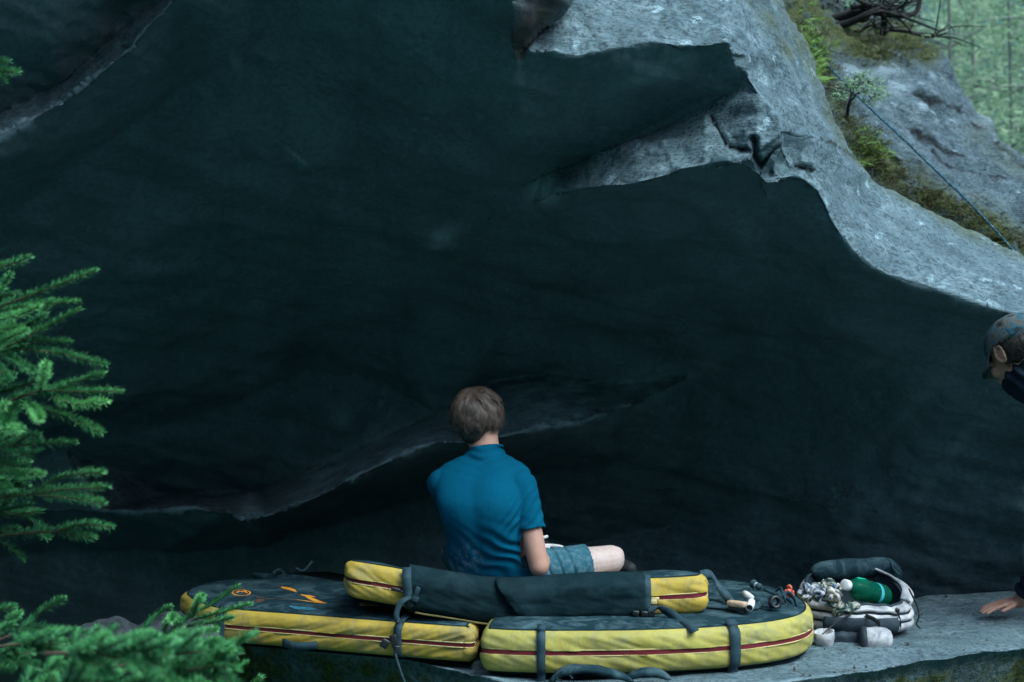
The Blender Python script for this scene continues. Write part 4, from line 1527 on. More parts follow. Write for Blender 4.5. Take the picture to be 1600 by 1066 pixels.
# T-shirt: torso and sleeves in one cloth, cut open at hem, neck and cuffs
sh = Bag()
loft(sh, [torso_ring(*t, grow=0.008 + 0.014 * max(0, 1 - (t[0] + 0.05) / 0.2)) for t in torso])
for s, e, f in ((sh_r, el_r, 0.50), (sh_l, el_l, 0.52)):
    capsule(sh, s, s.lerp(e, f + 0.12), 0.066, 0.060, 22)
capsule(sh, sh_r, TL(0.02, 0.05, 0.30), 0.066, 0.070, 20)
capsule(sh, sh_l, TL(-0.09, 0.05, 0.30), 0.066, 0.070, 20)
capsule(sh, TL(-0.043, 0.070, 0.45), TL(-0.043, 0.098, 0.51), 0.076, 0.066, 22)
me = remesh(sh, 0.0052, 7)
cut_r, cut_l = sh_r.lerp(el_r, 0.55), sh_l.lerp(el_l, 0.58)
ax_r, ax_l = (el_r - sh_r).normalized(), (el_l - sh_l).normalized()
neck_c, neck_ax = TL(-0.042, 0.098, 0.498), (neck1 - neck0).normalized()
def cut(p):
    if (p - cut_r).dot(ax_r) > 0 and (p - cut_r).length < 0.16 and p.x > 0.035:
        return True
    if (p - cut_l).dot(ax_l) > 0 and (p - cut_l).length < 0.13 and p.y > 5.93:
        return True
    if (p - neck_c).dot(neck_ax) > 0.008:
        return True
    return False
drop(me, cut)
def folds(v, n):
    q = v - SEAT
    # soft drape, creases gathered at the right armpit and waist
    w = 0.0025 * fbm(v, 7, 3, 2.0)
    wa = math.exp(-((v.z - 0.33) / 0.09) ** 2) * (1.0 if v.x > -0.12 else 0.35)
    w += wa * 0.0055 * math.sin((v.z * 1.0 + v.x * 0.55 + 0.05 * noise.noise(v * 9)) * 115 + 3 * noise.noise(v * 6))
    ar = math.exp(-((v - Vector((0.035, 5.72, 0.47))).length / 0.085) ** 2)
    w += ar * 0.006 * math.sin((v.z * 0.8 - v.x) * 150 + 2.5 * noise.noise(v * 10))
    for sj, axj_, sg in ((sh_r, ax_r, 1), (sh_l, ax_l, -1)):       # armhole seam
        sd = (v - sj).dot((axj_ + Vector((sg * 0.9, 0, 0.25))).normalized()) - 0.012
        if (v - sj).length < 0.13:
            w -= 0.0030 * math.exp(-(sd / 0.0045) ** 2)
    co = math.exp(-((v - neck_c).length / 0.13) ** 2)
    w += co * 0.003 * math.sin((v.z - 0.25 * abs(v.x + 0.12)) * 190)
    return w
displace(me, folds)
attr(me, 'chalk_and_light', [0.9 * math.exp(-((v.co.x + 0.18) / 0.06) ** 2 - ((v.co.z - 0.30) / 0.05) ** 2) for v in me.vertices])
thicken(me, 0.002)
tee = obj('shirt', me, M['shirt'], per)
# ribbed collar
ring = []
for k in range(33):
    a = 2 * math.pi * k / 32
    u = neck_ax.orthogonal().normalized()
    w_ = neck_ax.cross(u)
    ring.append(neck_c + neck_ax * 0.004 + u * (math.cos(a) * 0.0665) + w_ * (math.sin(a) * 0.0665))
obj('collar', tube(ring, 0.0055, 8), M['shirt'], tee)

# shorts
so = Bag()
for h, k, f in ((hip_r, kn_r, 0.74), (hip_l, kn_l, 0.72)):
    capsule(so, h - (k - h).normalized() * 0.03, h.lerp(k, f + 0.10), 0.100, 0.079, 26)
loft(so, [torso_ring(*t, grow=0.002) for t in torso_k[:3]])
me = remesh(so, 0.0055, 4)
def cut2(p):
    for h, k, f in ((hip_r, kn_r, 0.76), (hip_l, kn_l, 0.74)):
        a = (k - h).normalized()
        q = h.lerp(k, f)
        if (p - q).dot(a) > 0.004 * noise.noise(p * 30) and (p - k).length < 0.28:
            return True
    return False
drop(me, cut2)
axr = (kn_r - hip_r).normalized()
def folds2(v, n):
    s = (v - hip_r).dot(axr)
    w = -0.008 * max(0, math.sin(s * 120 + 2.6 * (v.z - 0.25) / 0.1 + 2.2 * noise.noise(v * 5))) ** 5 * (1 if s < 0.26 else 0.2)
    return w + 0.003 * fbm(v, 8, 2, 1.0)
displace(me, folds2)
attr(me, 'chalk_and_light', [0.45 if v.co.x > -0.02 else 0.3 for v in me.vertices])
thicken(me, 0.003)
obj('shorts', me, M['shorts'], per)

# shoes: the left one shows beyond the right knee
def shoe(ank, toe, name='shoe'):
    bg = Bag()
    d = (toe - ank)
    capsule(bag=bg, p0=ank, p1=ank.lerp(toe, 0.45) + Vector((0, 0, -0.008)), r0=0.044, r1=0.042)
    capsule(bg, ank.lerp(toe, 0.4), toe, 0.042, 0.030)
    capsule(bg, ank - d.normalized() * 0.03, ank + Vector((0, 0, 0.035)), 0.042, 0.040)
    me = remesh(bg, 0.006, 3)
    displace(me, lambda v, n: 0.002 * fbm(v, 30, 2))
    return me
obj('shoe', shoe(Vector((0.43, 6.22, 0.20)), Vector((0.51, 6.16, 0.195))), M['shoe'], per)
obj('shoe', shoe(Vector((0.14, 6.30, 0.225)), Vector((0.0, 6.36, 0.22))), M['shoe'], per)

# hair
hb_ = Bag()
ellipsoid(hb_, HEAD + HROT @ Vector((0, -0.016, 0.036)), (0.083, 0.101, 0.093), HROT, 30, 20)
ellipsoid(hb_, HEAD + HROT @ Vector((0, -0.050, -0.028)), (0.062, 0.062, 0.076), HROT, 26, 16)
me = remesh(hb_, 0.006, 3)
drop(me, lambda p: (HROT.inverted() @ (p - HEAD)).y > 0.066 + 0.3 * max(0, (HROT.inverted() @ (p - HEAD)).z - 0.02) or ((HROT.inverted() @ (p - HEAD)).y > 0.012 and (HROT.inverted() @ (p - HEAD)).z < 0.0))
displace(me, lambda v, n: 0.004 * fbm(v, 22, 3))
attr(me, 'tone', [0.12] * len(me.vertices))
hair = obj('hair', me, M['hair'], per)
def keep_h(u):
    if u.z < -0.70:
        return False
    if u.z < -0.15 and abs(u.x) > 0.86 + 0.75 * (u.z + 0.15):
        return False
    if u.y > 0.55 and u.z < 0.45:
        return False
    if u.y > 0.12 and u.z < -0.05:
        return False
    return True
me = hair_strands(HEAD + HROT @ Vector((0, -0.022, 0.022)), HROT, (0.084, 0.104, 0.100), (0.05, -0.45, 0.88), 9000, 0.075, 0.0024, keep_h, 5, 0.016, 0.45)
kind(obj('hair_strands', me, M['hair'], hair), 'stuff')

# ---------------- the second person, leaning in at the right edge
p2 = empty('person', (2.75, 6.2, 0.0), 'person in a cap and dark jacket leaning a hand on the ledge, right edge', 'person')
H2 = P(1592, 552, 5.6)
S2 = 1.15
R2 = Matrix.Rotation(R(26), 3, 'Z') @ Matrix.Rotation(R(-36), 3, 'X')
b2 = Bag()
head_shape(b2, H2, R2, 1.08 * S2)
nk = H2 + R2 @ Vector((0, -0.05, -0.10))
chest = Vector((2.43, 5.85, 0.80))
capsule(b2, H2 + R2 @ Vector((0, -0.03, -0.04)), chest + Vector((-0.12, -0.08, 0.14)), 0.058, 0.072)
sr2, er2, wr2 = Vector((2.33, 5.72, 0.80)), Vector((2.33, 5.88, 0.42)), P(1592, 940, 6.10)
capsule(b2, sr2, er2, 0.05, 0.042)
capsule(b2, er2, wr2, 0.042, 0.028)
fw = (P(1503, 961, 6.06) - wr2).normalized()
hand(b2, wr2 + Vector((0, 0, 0.006)), fw + Vector((0, 0, 0.02)), (0.05, 1.0, 0.08), (0.06, 0.05, 1), 1.08, (0.10, 0.14, 0.08), 0.14, 1, 0.0088, fw * 0.9 + Vector((0.0, -0.62, -0.12)))
me = remesh(b2, 0.0042, 3)
attr(me, 'chalk_and_light', [0.0] * len(me.vertices))
obj('body', me, M['skin2'], p2)
for sx in (-1, 1):
    bg = Bag()
    ellipsoid(bg, H2 + R2 @ (Vector((sx * 0.034, 0.09, -0.001)) * S2), (0.011, 0.010, 0.009), R2, 14, 10)
    obj('eye', bg.mesh(), M['eye'], p2)
jk = Bag()
def ell_ring(c, hw, hd, n=32, yaw=0.5):
    m = Matrix.Rotation(yaw, 3, 'Z')
    return [Vector(c) + m @ Vector((hw * math.cos(2 * math.pi * k / n), hd * math.sin(2 * math.pi * k / n), 0)) for k in range(n)]
loft(jk, [ell_ring((2.76, 6.16, 0.02), 0.19, 0.15), ell_ring((2.75, 6.16, 0.15), 0.185, 0.15), ell_ring((2.66, 6.05, 0.35), 0.18, 0.14), ell_ring((2.56, 5.95, 0.55), 0.20, 0.145),
          ell_ring((2.46, 5.86, 0.75), 0.215, 0.14), ell_ring((2.38, 5.82, 0.86), 0.17, 0.12), ell_ring((2.31, 5.77, 0.94), 0.085, 0.08)])
capsule(jk, sr2, er2, 0.078, 0.062, 20)
capsule(jk, er2, er2.lerp(wr2, 0.88), 0.062, 0.046, 20)
sl2, el2, wl2 = Vector((2.56, 6.02, 0.78)), Vector((2.66, 6.56, 0.46)), Vector((2.50, 6.60, 0.28))
capsule(jk, sl2, el2, 0.078, 0.062, 20)
capsule(jk, el2, wl2, 0.060, 0.048, 20)
capsule(jk, chest + Vector((-0.10, -0.06, 0.10)), H2 + R2 @ Vector((0.0, 0.012, -0.122)), 0.108, 0.090, 24)  # high collar added over neck and jaw, dark cloth for the face's shade
ellipsoid(jk, H2 + R2 @ Vector((0.0, 0.035, -0.105)), (0.088, 0.085, 0.062), R2)
me = remesh(jk, 0.007, 3)
cutj = er2.lerp(wr2, 0.90)
axj = (wr2 - er2).normalized()
drop(me, lambda p: (p - cutj).dot(axj) > 0 and (p - cutj).length < 0.12)
displace(me, lambda v, n: 0.006 * math.sin(((v - er2).dot(axj)) * 130 + 4 * noise.noise(v * 9)) + 0.006 * fbm(v, 11, 3))
attr(me, 'chalk_and_light', [0.0] * len(me.vertices))
thicken(me, 0.003)
obj('jacket', me, M['jacket'], p2)
tr = Bag()
for h, k, a in ((Vector((2.80, 6.30, 0.10)), Vector((2.55, 6.70, 0.12)), Vector((2.50, 6.80, -0.33))), (Vector((2.95, 6.32, 0.10)), Vector((2.85, 6.74, 0.12)), Vector((2.82, 6.84, -0.33)))):
    capsule(tr, h, k, 0.095, 0.075)
    capsule(tr, k, a, 0.072, 0.055)
me = remesh(tr, 0.009, 3)
attr(me, 'chalk_and_light', [0.0] * len(me.vertices))
displace(me, lambda v, n: 0.006 * fbm(v, 12, 3))
obj('trousers', me, M['trousers'], p2)
for a in (Vector((2.50, 6.80, -0.40)), Vector((2.82, 6.84, -0.40))):
    obj('shoe', shoe(a, a + Vector((-0.05, 0.14, -0.04))), M['shoe'], p2)
# hair under the cap
bg = Bag()
ellipsoid(bg, H2 + R2 @ (Vector((0, -0.022, 0.020)) * S2), (0.090 * S2, 0.104 * S2, 0.085 * S2), R2, 26, 16)
me = remesh(bg, 0.006, 2)
I2 = R2.inverted()
drop(me, lambda p: (I2 @ (p - H2)).y > 0.02 * S2 and (I2 @ (p - H2)).z < 0.03 * S2)
attr(me, 'tone', [0.2] * len(me.vertices))
h2 = obj('hair', me, M['hair2'], p2)
kind(obj('hair_strands', hair_strands(H2 + R2 @ (Vector((0, -0.022, 0.016)) * S2), R2, (0.091 * S2, 0.106 * S2, 0.090 * S2), (0, -0.3, 0.9), 2400, 0.05, 0.0024, lambda u: u.y < 0.3 and -0.75 < u.z < -0.08, 8, 0.004, 0.2), M['hair2'], h2), 'stuff')
# baseball cap: crown and brim, mottled cloth
m = NT('mottled_cap')
cc = m.ramp(m.noise(15, 4, 0.6, dist=0.8), [(0.36, (0.012, 0.022, 0.025)), (0.47, (0.10, 0.105, 0.09)), (0.54, (0.02, 0.09, 0.13)), (0.64, (0.015, 0.028, 0.028))])
M['cap'] = m.done(cc, 0.85, m.bump(m.noise(60, 3), 0.3, 0.004), 0.2)
cp = Bag()
ellipsoid(cp, H2 + R2 @ (Vector((0, -0.008, 0.034)) * S2), (0.099 * S2, 0.116 * S2, 0.102 * S2), R2, 36, 24)
me = cp.mesh()
drop(me, lambda p: (I2 @ (p - H2)).z < 0.020 * S2 + 0.10 * (I2 @ (p - H2)).y)
displace(me, lambda v, n: 0.0025 * fbm(v, 24, 3))
thicken(me, 0.003)
cap = obj('cap', me, M['cap'], p2)
V, F = [], []
for i in range(21):
    a = R(-62 + 124 * i / 20)
    for j in range(9):
        t = j / 8
        x = math.sin(a) * (0.096 + 0.012 * t)
        y = math.cos(a) * (0.104 + 0.075 * t * max(0, math.cos(a)) ** 0.5) - 0.008
        z = 0.034 + 0.10 * 0.1 - 0.10 * t * 0.35 - 1.4 * x * x * (0.6 + t)
        V.append(H2 + R2 @ (Vector((x, y, z)) * S2))
for i in range(20):
    for j in range(8):
        F.append((i * 9 + j, (i + 1) * 9 + j, (i + 1) * 9 + j + 1, i * 9 + j + 1))
obj('brim', thicken(mk(V, F), 0.004), M['cap'], cap)
# ------------------------------------------------------------------ backpack, lying open on the ledge
M['pack'] = mat_cloth('pale_pack_fabric', (0.52, 0.51, 0.52), 0.5, (0.09, 0.12, 0.15), 0.9, 800, 0.4, 0.35, 12)
M['pack_dark'] = mat_cloth('dark_pack_lining', (0.016, 0.030, 0.042), 0.7, (0.08, 0.11, 0.13), 0.3, 800, 0.3, 0.3, 12)
def revolve(prof, p, ax, seg=32):
    n = ax.orthogonal().normalized()
    b = ax.cross(n)
    V, F = [], []
    for s, r in prof:
        for k in range(seg):
            a = 2 * math.pi * k / seg
            V.append(p + ax * s + (n * math.cos(a) + b * math.sin(a)) * max(r, 1e-4))
    for i in range(len(prof) - 1):
        for k in range(seg):
            k2 = (k + 1) % seg
            F.append((i * seg + k, i * seg + k2, (i + 1) * seg + k2, (i + 1) * seg + k))
    return mk(V, F)

pk = empty('backpack', (1.44, 5.9, 0.0), 'open pale grey backpack with a dark rolled lid lying on the ledge', 'backpack')
PC = Vector((1.425, 5.935, 0.0))
def pk_ring(z_front, z_back, ax, ay, n=96, dx=0.0, dy=0.0, wob=0.0, seed=0.0, power=0.82):
    r = []
    for k in range(n):
        a = 2 * math.pi * k / n
        ca, sa = math.cos(a), math.sin(a)
        x = ax * math.copysign(abs(ca) ** power, ca)
        y = ay * math.copysign(abs(sa) ** power, sa)
        f = (sa + 1) / 2                                    # 0 at the front, 1 at the back
        z = z_front + (z_back - z_front) * f ** 1.3
        w = wob * noise.noise(Vector((x * 9, y * 9, seed + z * 6)))
        sl = 1 + 0.055 * noise.noise(Vector((ca * 1.4, sa * 1.4, 3.3))) + 0.018 * noise.noise(Vector((ca * 4, sa * 4, 8.0)))
        z += (0.016 * noise.noise(Vector((ca * 1.8, sa * 1.8, 5.5))) + 0.006 * noise.noise(Vector((ca * 6, sa * 6, 1.5)))) * min(1, z / 0.08)
        r.append(PC + Vector((x * (1 + w) * sl + dx, y * (1 + w) * sl + dy, z)))
    return r
# shell: three padded tiers, each its own part, with dark zip lines recessed between them
def tier(z0, z1, zb0, zb1, a0, b0, a1, b1, bulge, seed):
    bg = Bag()
    rings = []
    for k in range(9):
        t = k / 8
        o = bulge * math.sin(math.pi * t) ** 0.7
        rings.append(pk_ring(z0 + (z1 - z0) * t, zb0 + (zb1 - zb0) * t, a0 + (a1 - a0) * t + o, b0 + (b1 - b0) * t + o, wob=0.014, seed=seed))
    loft(bg, rings, False)
    return bg.mesh()
obj('lower_tier', tier(0.006, 0.044, 0.006, 0.055, 0.222, 0.225, 0.232, 0.232, 0.012, 1), M['pack'], pk)
obj('zip_line', tier(0.042, 0.053, 0.053, 0.066, 0.230, 0.230, 0.230, 0.230, -0.003, 1), M['pack_dark'], pk)
obj('middle_tier', tier(0.051, 0.078, 0.064, 0.105, 0.231, 0.231, 0.226, 0.228, 0.011, 2), M['pack'], pk)
obj('zip_line', tier(0.076, 0.088, 0.103, 0.118, 0.224, 0.226, 0.220, 0.224, -0.003, 1), M['pack_dark'], pk)
obj('upper_tier', tier(0.086, 0.112, 0.116, 0.198, 0.221, 0.224, 0.196, 0.205, 0.014, 3), M['pack'], pk)
# rim and dark inside
rim = pk_ring(0.112, 0.200, 0.192, 0.203)
obj('opening_rim', tube(rim + [rim[0]], 0.007, 8), M['pack_dark'], pk)
bg = Bag()
loft(bg, [pk_ring(0.112, 0.200, 0.190, 0.201), pk_ring(0.09, 0.13, 0.182, 0.19), pk_ring(0.05, 0.06, 0.172, 0.178), pk_ring(0.022, 0.022, 0.15, 0.16), pk_ring(0.020, 0.020, 0.02, 0.02)], False)
obj('lining', bg.mesh(), M['pack_dark'], pk)
bg = Bag()
loft(bg, [pk_ring(0.006, 0.006, 0.222, 0.225), pk_ring(0.004, 0.004, 0.1, 0.1), pk_ring(0.004, 0.004, 0.01, 0.01)], False)
obj('base_panel', bg.mesh(), M['pack_dark'], pk)
# the pale wing of the back panel sweeping up at the right
V, F = [], []
for i in range(25):
    t = i / 24
    a = R(-32 + 104 * t)
    c, s = math.cos(a), math.sin(a)
    base = PC + Vector((0.228 * c, 0.225 * s, 0.085 + 0.035 * t))
    tip = PC + Vector((0.196 * c, 0.195 * s, 0.125 + 0.105 * t ** 0.8))
    for j in range(9):
        u = j / 8
        o = 0.030 * math.sin(math.pi * u) + 0.005 * noise.noise(Vector((t * 8, u * 4, 2)))
        V.append(base.lerp(tip, u) + Vector((c * o, s * o, 0.012 * math.sin(math.pi * u))))
for i in range(24):
    for j in range(8):
        F.append((i * 9 + j, (i + 1) * 9 + j, (i + 1) * 9 + j + 1, i * 9 + j + 1))
obj('side_wing', thicken(mk(V, F), 0.01), M['pack'], pk)
V, F = [], []
for i in range(21):
    a = R(-128 + 62 * i / 20)
    ca, sa = math.cos(a), math.sin(a)
    sl = 1 + 0.055 * noise.noise(Vector((ca * 1.4, sa * 1.4, 3.3)))
    for j in range(7):
        u = j / 6
        rr = 0.250 * sl + 0.010 * math.sin(math.pi * u)
        V.append(PC + Vector((rr * math.copysign(abs(ca) ** .82, ca), rr * math.copysign(abs(sa) ** .82, sa), 0.010 + 0.062 * u + 0.004 * noise.noise(Vector((a * 5, u * 3, 0))))))
for i in range(20):
    for j in range(6):
        F.append((i * 7 + j, (i + 1) * 7 + j, (i + 1) * 7 + j + 1, i * 7 + j + 1))
obj('front_pocket', thicken(mk(V, F), 0.008), M['pack_dark'], pk)
# rolled lid along the back of the opening
lp = catmull([P(1274, 904, 6.08), P(1282, 894, 6.10), P(1310, 891, 6.12), P(1345, 889, 6.13), P(1378, 887, 6.12), P(1392, 891, 6.10), P(1400, 900, 6.06)], 6)
lid = obj('rolled_lid', tube(lp, [0.020 + 0.026 * math.sin(math.pi * min(1, max(0, i / 36))) ** 0.35 for i in range(37)], 18), M['pad_top'], pk)
displace(lid.data, lambda v, n: 0.005 * fbm(v, 14, 3, 1.0))
fl = []
for (x, y, d) in ((1378, 873, 6.12), (1390, 876, 6.10), (1396, 888, 6.05), (1404, 897, 6.0)):
    fl.append(P(x, y, d))
obj('lid_strap', ribbon(catmull(fl, 5), (0.2, 0.9, 0.1), 0.02, 0.004), M['web'], pk)
# hip belt: pale padded wing on each side of a dark cavity, held by webbing
def belt_pad(c, size, yaw, tilt):
    me = cushion('h', Vector((0, 0, 0)), size, Matrix.Identity(3), '', '', None)
    me.transform(Matrix.Translation(c) @ (Matrix.Rotation(yaw, 4, 'Z') @ Matrix.Rotation(tilt, 4, 'Y')))
    return me
def roll(p, axis, prof, seed):
    me = revolve(prof, p, Vector(axis).normalized(), 36)
    displace(me, lambda v, n: 0.006 * fbm(v, 16, 3, seed))
    return me
hip = roll(P(1347, 999, 5.60), (0.96, -0.12, -0.03), [(0.0, 0.0), (0.0, 0.040), (0.006, 0.047), (0.03, 0.050), (0.06, 0.051), (0.09, 0.047), (0.107, 0.040), (0.112, 0.030), (0.113, 0.0)], 1.0)
obj('hip_belt_pad', hip, M['pack'], pk)
obj('belt_binding', roll(P(1345, 999, 5.60), (0.96, -0.12, -0.03), [(-0.006, 0.0), (-0.006, 0.043), (0.004, 0.052), (0.020, 0.053), (0.021, 0.046)], 1.0), M['pack_dark'], pk)
cup = roll(P(1288, 1012, 5.58), (-0.10, -0.10, 1.0), [(0.0, 0.0), (0.0, 0.026), (0.006, 0.033), (0.04, 0.040), (0.066, 0.042), (0.066, 0.037), (0.03, 0.034), (0.012, 0.0)], 2.0)
obj('hip_belt_pad', cup, M['pack'], pk)
obj('cavity_shade', belt_pad(P(1322, 1000, 5.64), (0.15, 0.05, 0.065), 0, 0), M['pack_dark'], pk)  # dark cushion put in the cavity, standing in for its shade
for a in ((P(1284, 992, 5.55), P(1300, 978, 5.60), P(1318, 966, 5.66), P(1330, 960, 5.70)), (P(1352, 962, 5.69), P(1366, 968, 5.64), P(1376, 977, 5.58))):
    obj('belt_strap', ribbon(catmull(list(a), 6), (0.6, -0.3, 0.6), 0.016, 0.004), M['plastic'], pk)
for pts_ in (((1401, 950), (1403, 958), (1407, 972), (1406, 985)), ((1420, 920), (1432, 945), (1436, 962), (1432, 975), (1438, 982)), ((1430, 958), (1442, 960))):
    obj('side_cord', tube(catmull([P(x, y, 5.72 + 0.001 * k) for k, (x, y) in enumerate(pts_)], 6), 0.0035, 6), M['plastic'], pk)
bg = Bag()
bg.box(P(1402, 954, 5.70), (0.018, 0.014, 0.016))
obj('cord_lock', bevel_mesh(bg.mesh(), 0.003), M['plastic'], pk)

# ------------------------------------------------------------------ bottle in the pack
m = NT('green_plastic')
m.b.inputs['Transmission Weight'].default_value = 0.8
m.b.inputs['IOR'].default_value = 1.2
M['pet'] = m.done((0.012, 0.34, 0.20), 0.08, m.bump(m.noise(20, 2), 0.1, 0.01), 0.6)
bt = empty('bottle', (1.42, 5.85, 0.05), 'green plastic bottle with a white cap lying in the backpack', 'bottle')
q0, q1 = P(1322, 914, 5.70), P(1402, 939, 5.96)
ax = (q1 - q0).normalized()
prof = [(0.0, 0.0), (0.0, 0.0145), (0.020, 0.0145), (0.024, 0.0165), (0.030, 0.0165), (0.036, 0.018), (0.060, 0.034), (0.085, 0.0425), (0.110, 0.044), (0.122, 0.0415), (0.135, 0.0415), (0.20, 0.0415), (0.21, 0.044), (0.245, 0.044), (0.265, 0.038), (0.268, 0.0)]
prof = [(s * 1.08, r * 1.10) for s, r in prof]
obj('bottle_body', revolve(prof, q0, ax), M['pet'], bt)
obj('cap', revolve([(-0.012, 0.0), (-0.012, 0.019), (-0.010, 0.0215), (0.012, 0.0215), (0.014, 0.020), (0.014, 0.0)], q0, ax), mat_plain('white_cap', (0.75, 0.74, 0.75), 0.45, 0.1), bt)
obj('label_band', revolve([(0.195, 0.0466), (0.216, 0.0466)], q0, ax), mat_plain('aqua_label', (0.06, 0.42, 0.48), 0.5, 0.3, 20), bt)

# ------------------------------------------------------------------ clothes and bits spilling out of the pack
def mat_pattern(name, cols, scale):
    m = NT(name)
    n_ = len(cols)
    c = m.ramp(m.noise(scale, 3, 0.55, dist=1.6), [(0.36 + 0.30 * i / (n_ - 1), k) for i, k in enumerate(cols)])
    return m.done(c, 0.8, m.bump(m.noise(40, 3), 0.3, 0.006), 0.2)
M['print_a'] = mat_pattern('white_blue_print', [(0.03, 0.04, 0.06), (0.08, 0.12, 0.16), (0.60, 0.58, 0.58), (0.05, 0.10, 0.22), (0.40, 0.36, 0.33)], 14)
M['print_b'] = mat_pattern('dark_floral_print', [(0.02, 0.05, 0.05), (0.03, 0.08, 0.07), (0.50, 0.46, 0.38), (0.03, 0.04, 0.06)], 24)
M['print_c'] = mat_pattern('cream_print', [(0.05, 0.08, 0.10), (0.65, 0.58, 0.50), (0.68, 0.66, 0.60), (0.10, 0.20, 0.40)], 18)
M['coral'] = mat_cloth('coral_cloth', (0.80, 0.16, 0.08), 0.7, (0.7, 0.3, 0.25), 0.3)
def crumple(c, size, seed, amp=0.5):
    bg = Bag()
    ellipsoid(bg, (0, 0, 0), (size[0] / 2, size[1] / 2, size[2] / 2), None, 40, 24)
    me = bg.mesh()
    s = min(size)
    displace(me, lambda v, n: s * amp * (0.35 * fbm(v, 0.7 / s, 2, seed) - 0.62 * (1 - abs(noise.noise(v * (1.1 / s) + Vector((seed, 0, 0))))) ** 5 - 0.30 * (1 - abs(noise.noise(v * (2.4 / s) + Vector((seed, 3, 0))))) ** 6))
    me.transform(Matrix.Translation(c))
    return me
for nm, px, py, d, size, seed, mt, lab, cat in (
        ('cloth', 1272, 928, 5.72, (0.13, 0.11, 0.085), 1.3, 'print_a', 'crumpled white and blue patterned cloth at the left end of the open backpack', 'cloth'),
        ('cloth', 1288, 918, 5.84, (0.12, 0.10, 0.09), 6.1, 'print_b', 'crumpled dark cloth tucked in the backpack behind the white patterned cloth', 'cloth'),
        ('cloth', 1303, 924, 5.74, (0.085, 0.08, 0.075), 3.7, 'print_c', 'crumpled cream patterned cloth beside the bottle cap in the backpack', 'cloth'),
        ('cloth', 1322, 949, 5.73, (0.17, 0.09, 0.062), 9.2, 'print_b', 'dark floral cloth bunched below the green bottle at the pack opening', 'cloth'),
        ('stuff_bag', 1236, 926, 5.62, (0.055, 0.06, 0.075), 2.2, 'coral', 'small coral-orange fabric bag between the crash pad and the backpack', 'bag')):
    o = obj(nm, crumple(P(px, py, d), size, seed, 0.85), M[mt])
    tag(o, lab, cat)

# ------------------------------------------------------------------ small gear on the right pad
ZT = RT + 0.006 + 0.021
M['wood'] = mat_plain('pale_wood', (0.48, 0.33, 0.22), 0.6, 0.25, 60, 0.2, 90)
M['white_plastic'] = mat_plain('scuffed_white_plastic', (0.70, 0.68, 0.66), 0.45, 0.2, 40)
def on_pad(px, py, up=0.0):
    return G(px, py, ZT + up)
# wooden brush: handle block, bristles
br = empty('climbing_brush', on_pad(1152, 940), 'pale wooden brush block lying on the right crash pad', 'brush')
c = on_pad(1152, 944, 0.022)
rot = Matrix.Rotation(R(-38), 3, 'Z')
bg = Bag()
bg.box(c, (0.075, 0.034, 0.022), rot)
obj('handle', bevel_mesh(bg.mesh(), 0.006), M['wood'], br)
bg = Bag()
bg.box(c + Vector((0, 0, -0.017)), (0.066, 0.028, 0.014), rot)
obj('bristles', bevel_mesh(bg.mesh(), 0.003), M['plastic'], br)
# white tube with open dark end, and the bent white handle behind it
tb = empty('white_tube', on_pad(1172, 948), 'short white plastic tube with a dark open end lying on the pad', 'tube')
a, b = on_pad(1171, 950, 0.016), on_pad(1175, 938, 0.030)
obj('tube_wall', revolve([(0.0, 0.0115), (0.0, 0.0145), (0.062, 0.0145), (0.066, 0.012), (0.066, 0.0)], a, (b - a).normalized(), 24), M['white_plastic'], tb)
obj('inner_bore', revolve([(0.003, 0.0), (0.003, 0.0115), (0.0, 0.0116)], a, (b - a).normalized(), 24), M['plastic'], tb)
a, b = on_pad(1174, 934, 0.030), on_pad(1158, 924, 0.034)
obj('tube_neck', revolve([(0.0, 0.0), (0.0, 0.011), (0.05, 0.013), (0.078, 0.012), (0.080, 0.0)], a, (b - a).normalized(), 20), M['white_plastic'], tb)
# roll of black finger tape
tp = empty('tape_roll', on_pad(1213, 938), 'roll of black tape standing on the right crash pad', 'tape roll')
a = on_pad(1211, 941, 0.024)
axt = Vector((0.30, -0.92, 0.18)).normalized()
obj('tape', revolve([(0.0, 0.014), (0.0, 0.0245), (0.022, 0.0245), (0.022, 0.014), (0.0, 0.014)], a - axt * 0.011, axt, 32), M['plastic'], tp)
obj('core', revolve([(0.0015, 0.0142), (0.0205, 0.0142), (0.0205, 0.0125), (0.0015, 0.0125), (0.0015, 0.0142)], a - axt * 0.011, axt, 32), M['pack_dark'], tp)
# headlamp: lamp head with pale lens on dark webbing
hl = empty('headlamp', on_pad(1180, 910), 'small headlamp with tangled dark strap behind the tape roll', 'headlamp')
a, b = on_pad(1176, 912, 0.055), on_pad(1192, 920, 0.045)
obj('lamp_body', revolve([(0.0, 0.0), (0.0, 0.017), (0.006, 0.018), (0.012, 0.013), (0.034, 0.012), (0.036, 0.014), (0.044, 0.014), (0.045, 0.0)], a, (b - a).normalized(), 20), M['web'], hl)
obj('lens', revolve([(0.014, 0.0125), (0.032, 0.0125)], a, (b - a).normalized(), 20), mat_plain('frosted_lens', (0.35, 0.45, 0.5), 0.3), hl)
for pts_ in (((1194, 921, .04), (1206, 926, .035), (1217, 930, .03), (1228, 934, .02), (1238, 942, .012)), ((1176, 914, .03), (1172, 926, .012), (1168, 930, .006), (1176, 934, .006)), ((1212, 924, .02), (1219, 919, .05), (1222, 926, .045), (1228, 940, .006)),
             ((1222, 930, .02), (1232, 926, .03), (1240, 934, .02), (1245, 946, .006)), ((1190, 946, .004), (1205, 947, .004), (1216, 940, .004), (1221, 932, .02))):
    obj('head_strap', ribbon(catmull([on_pad(*p) for p in pts_], 6), (0.3, 0.5, 0.8), 0.014, 0.003), M['web'], hl)
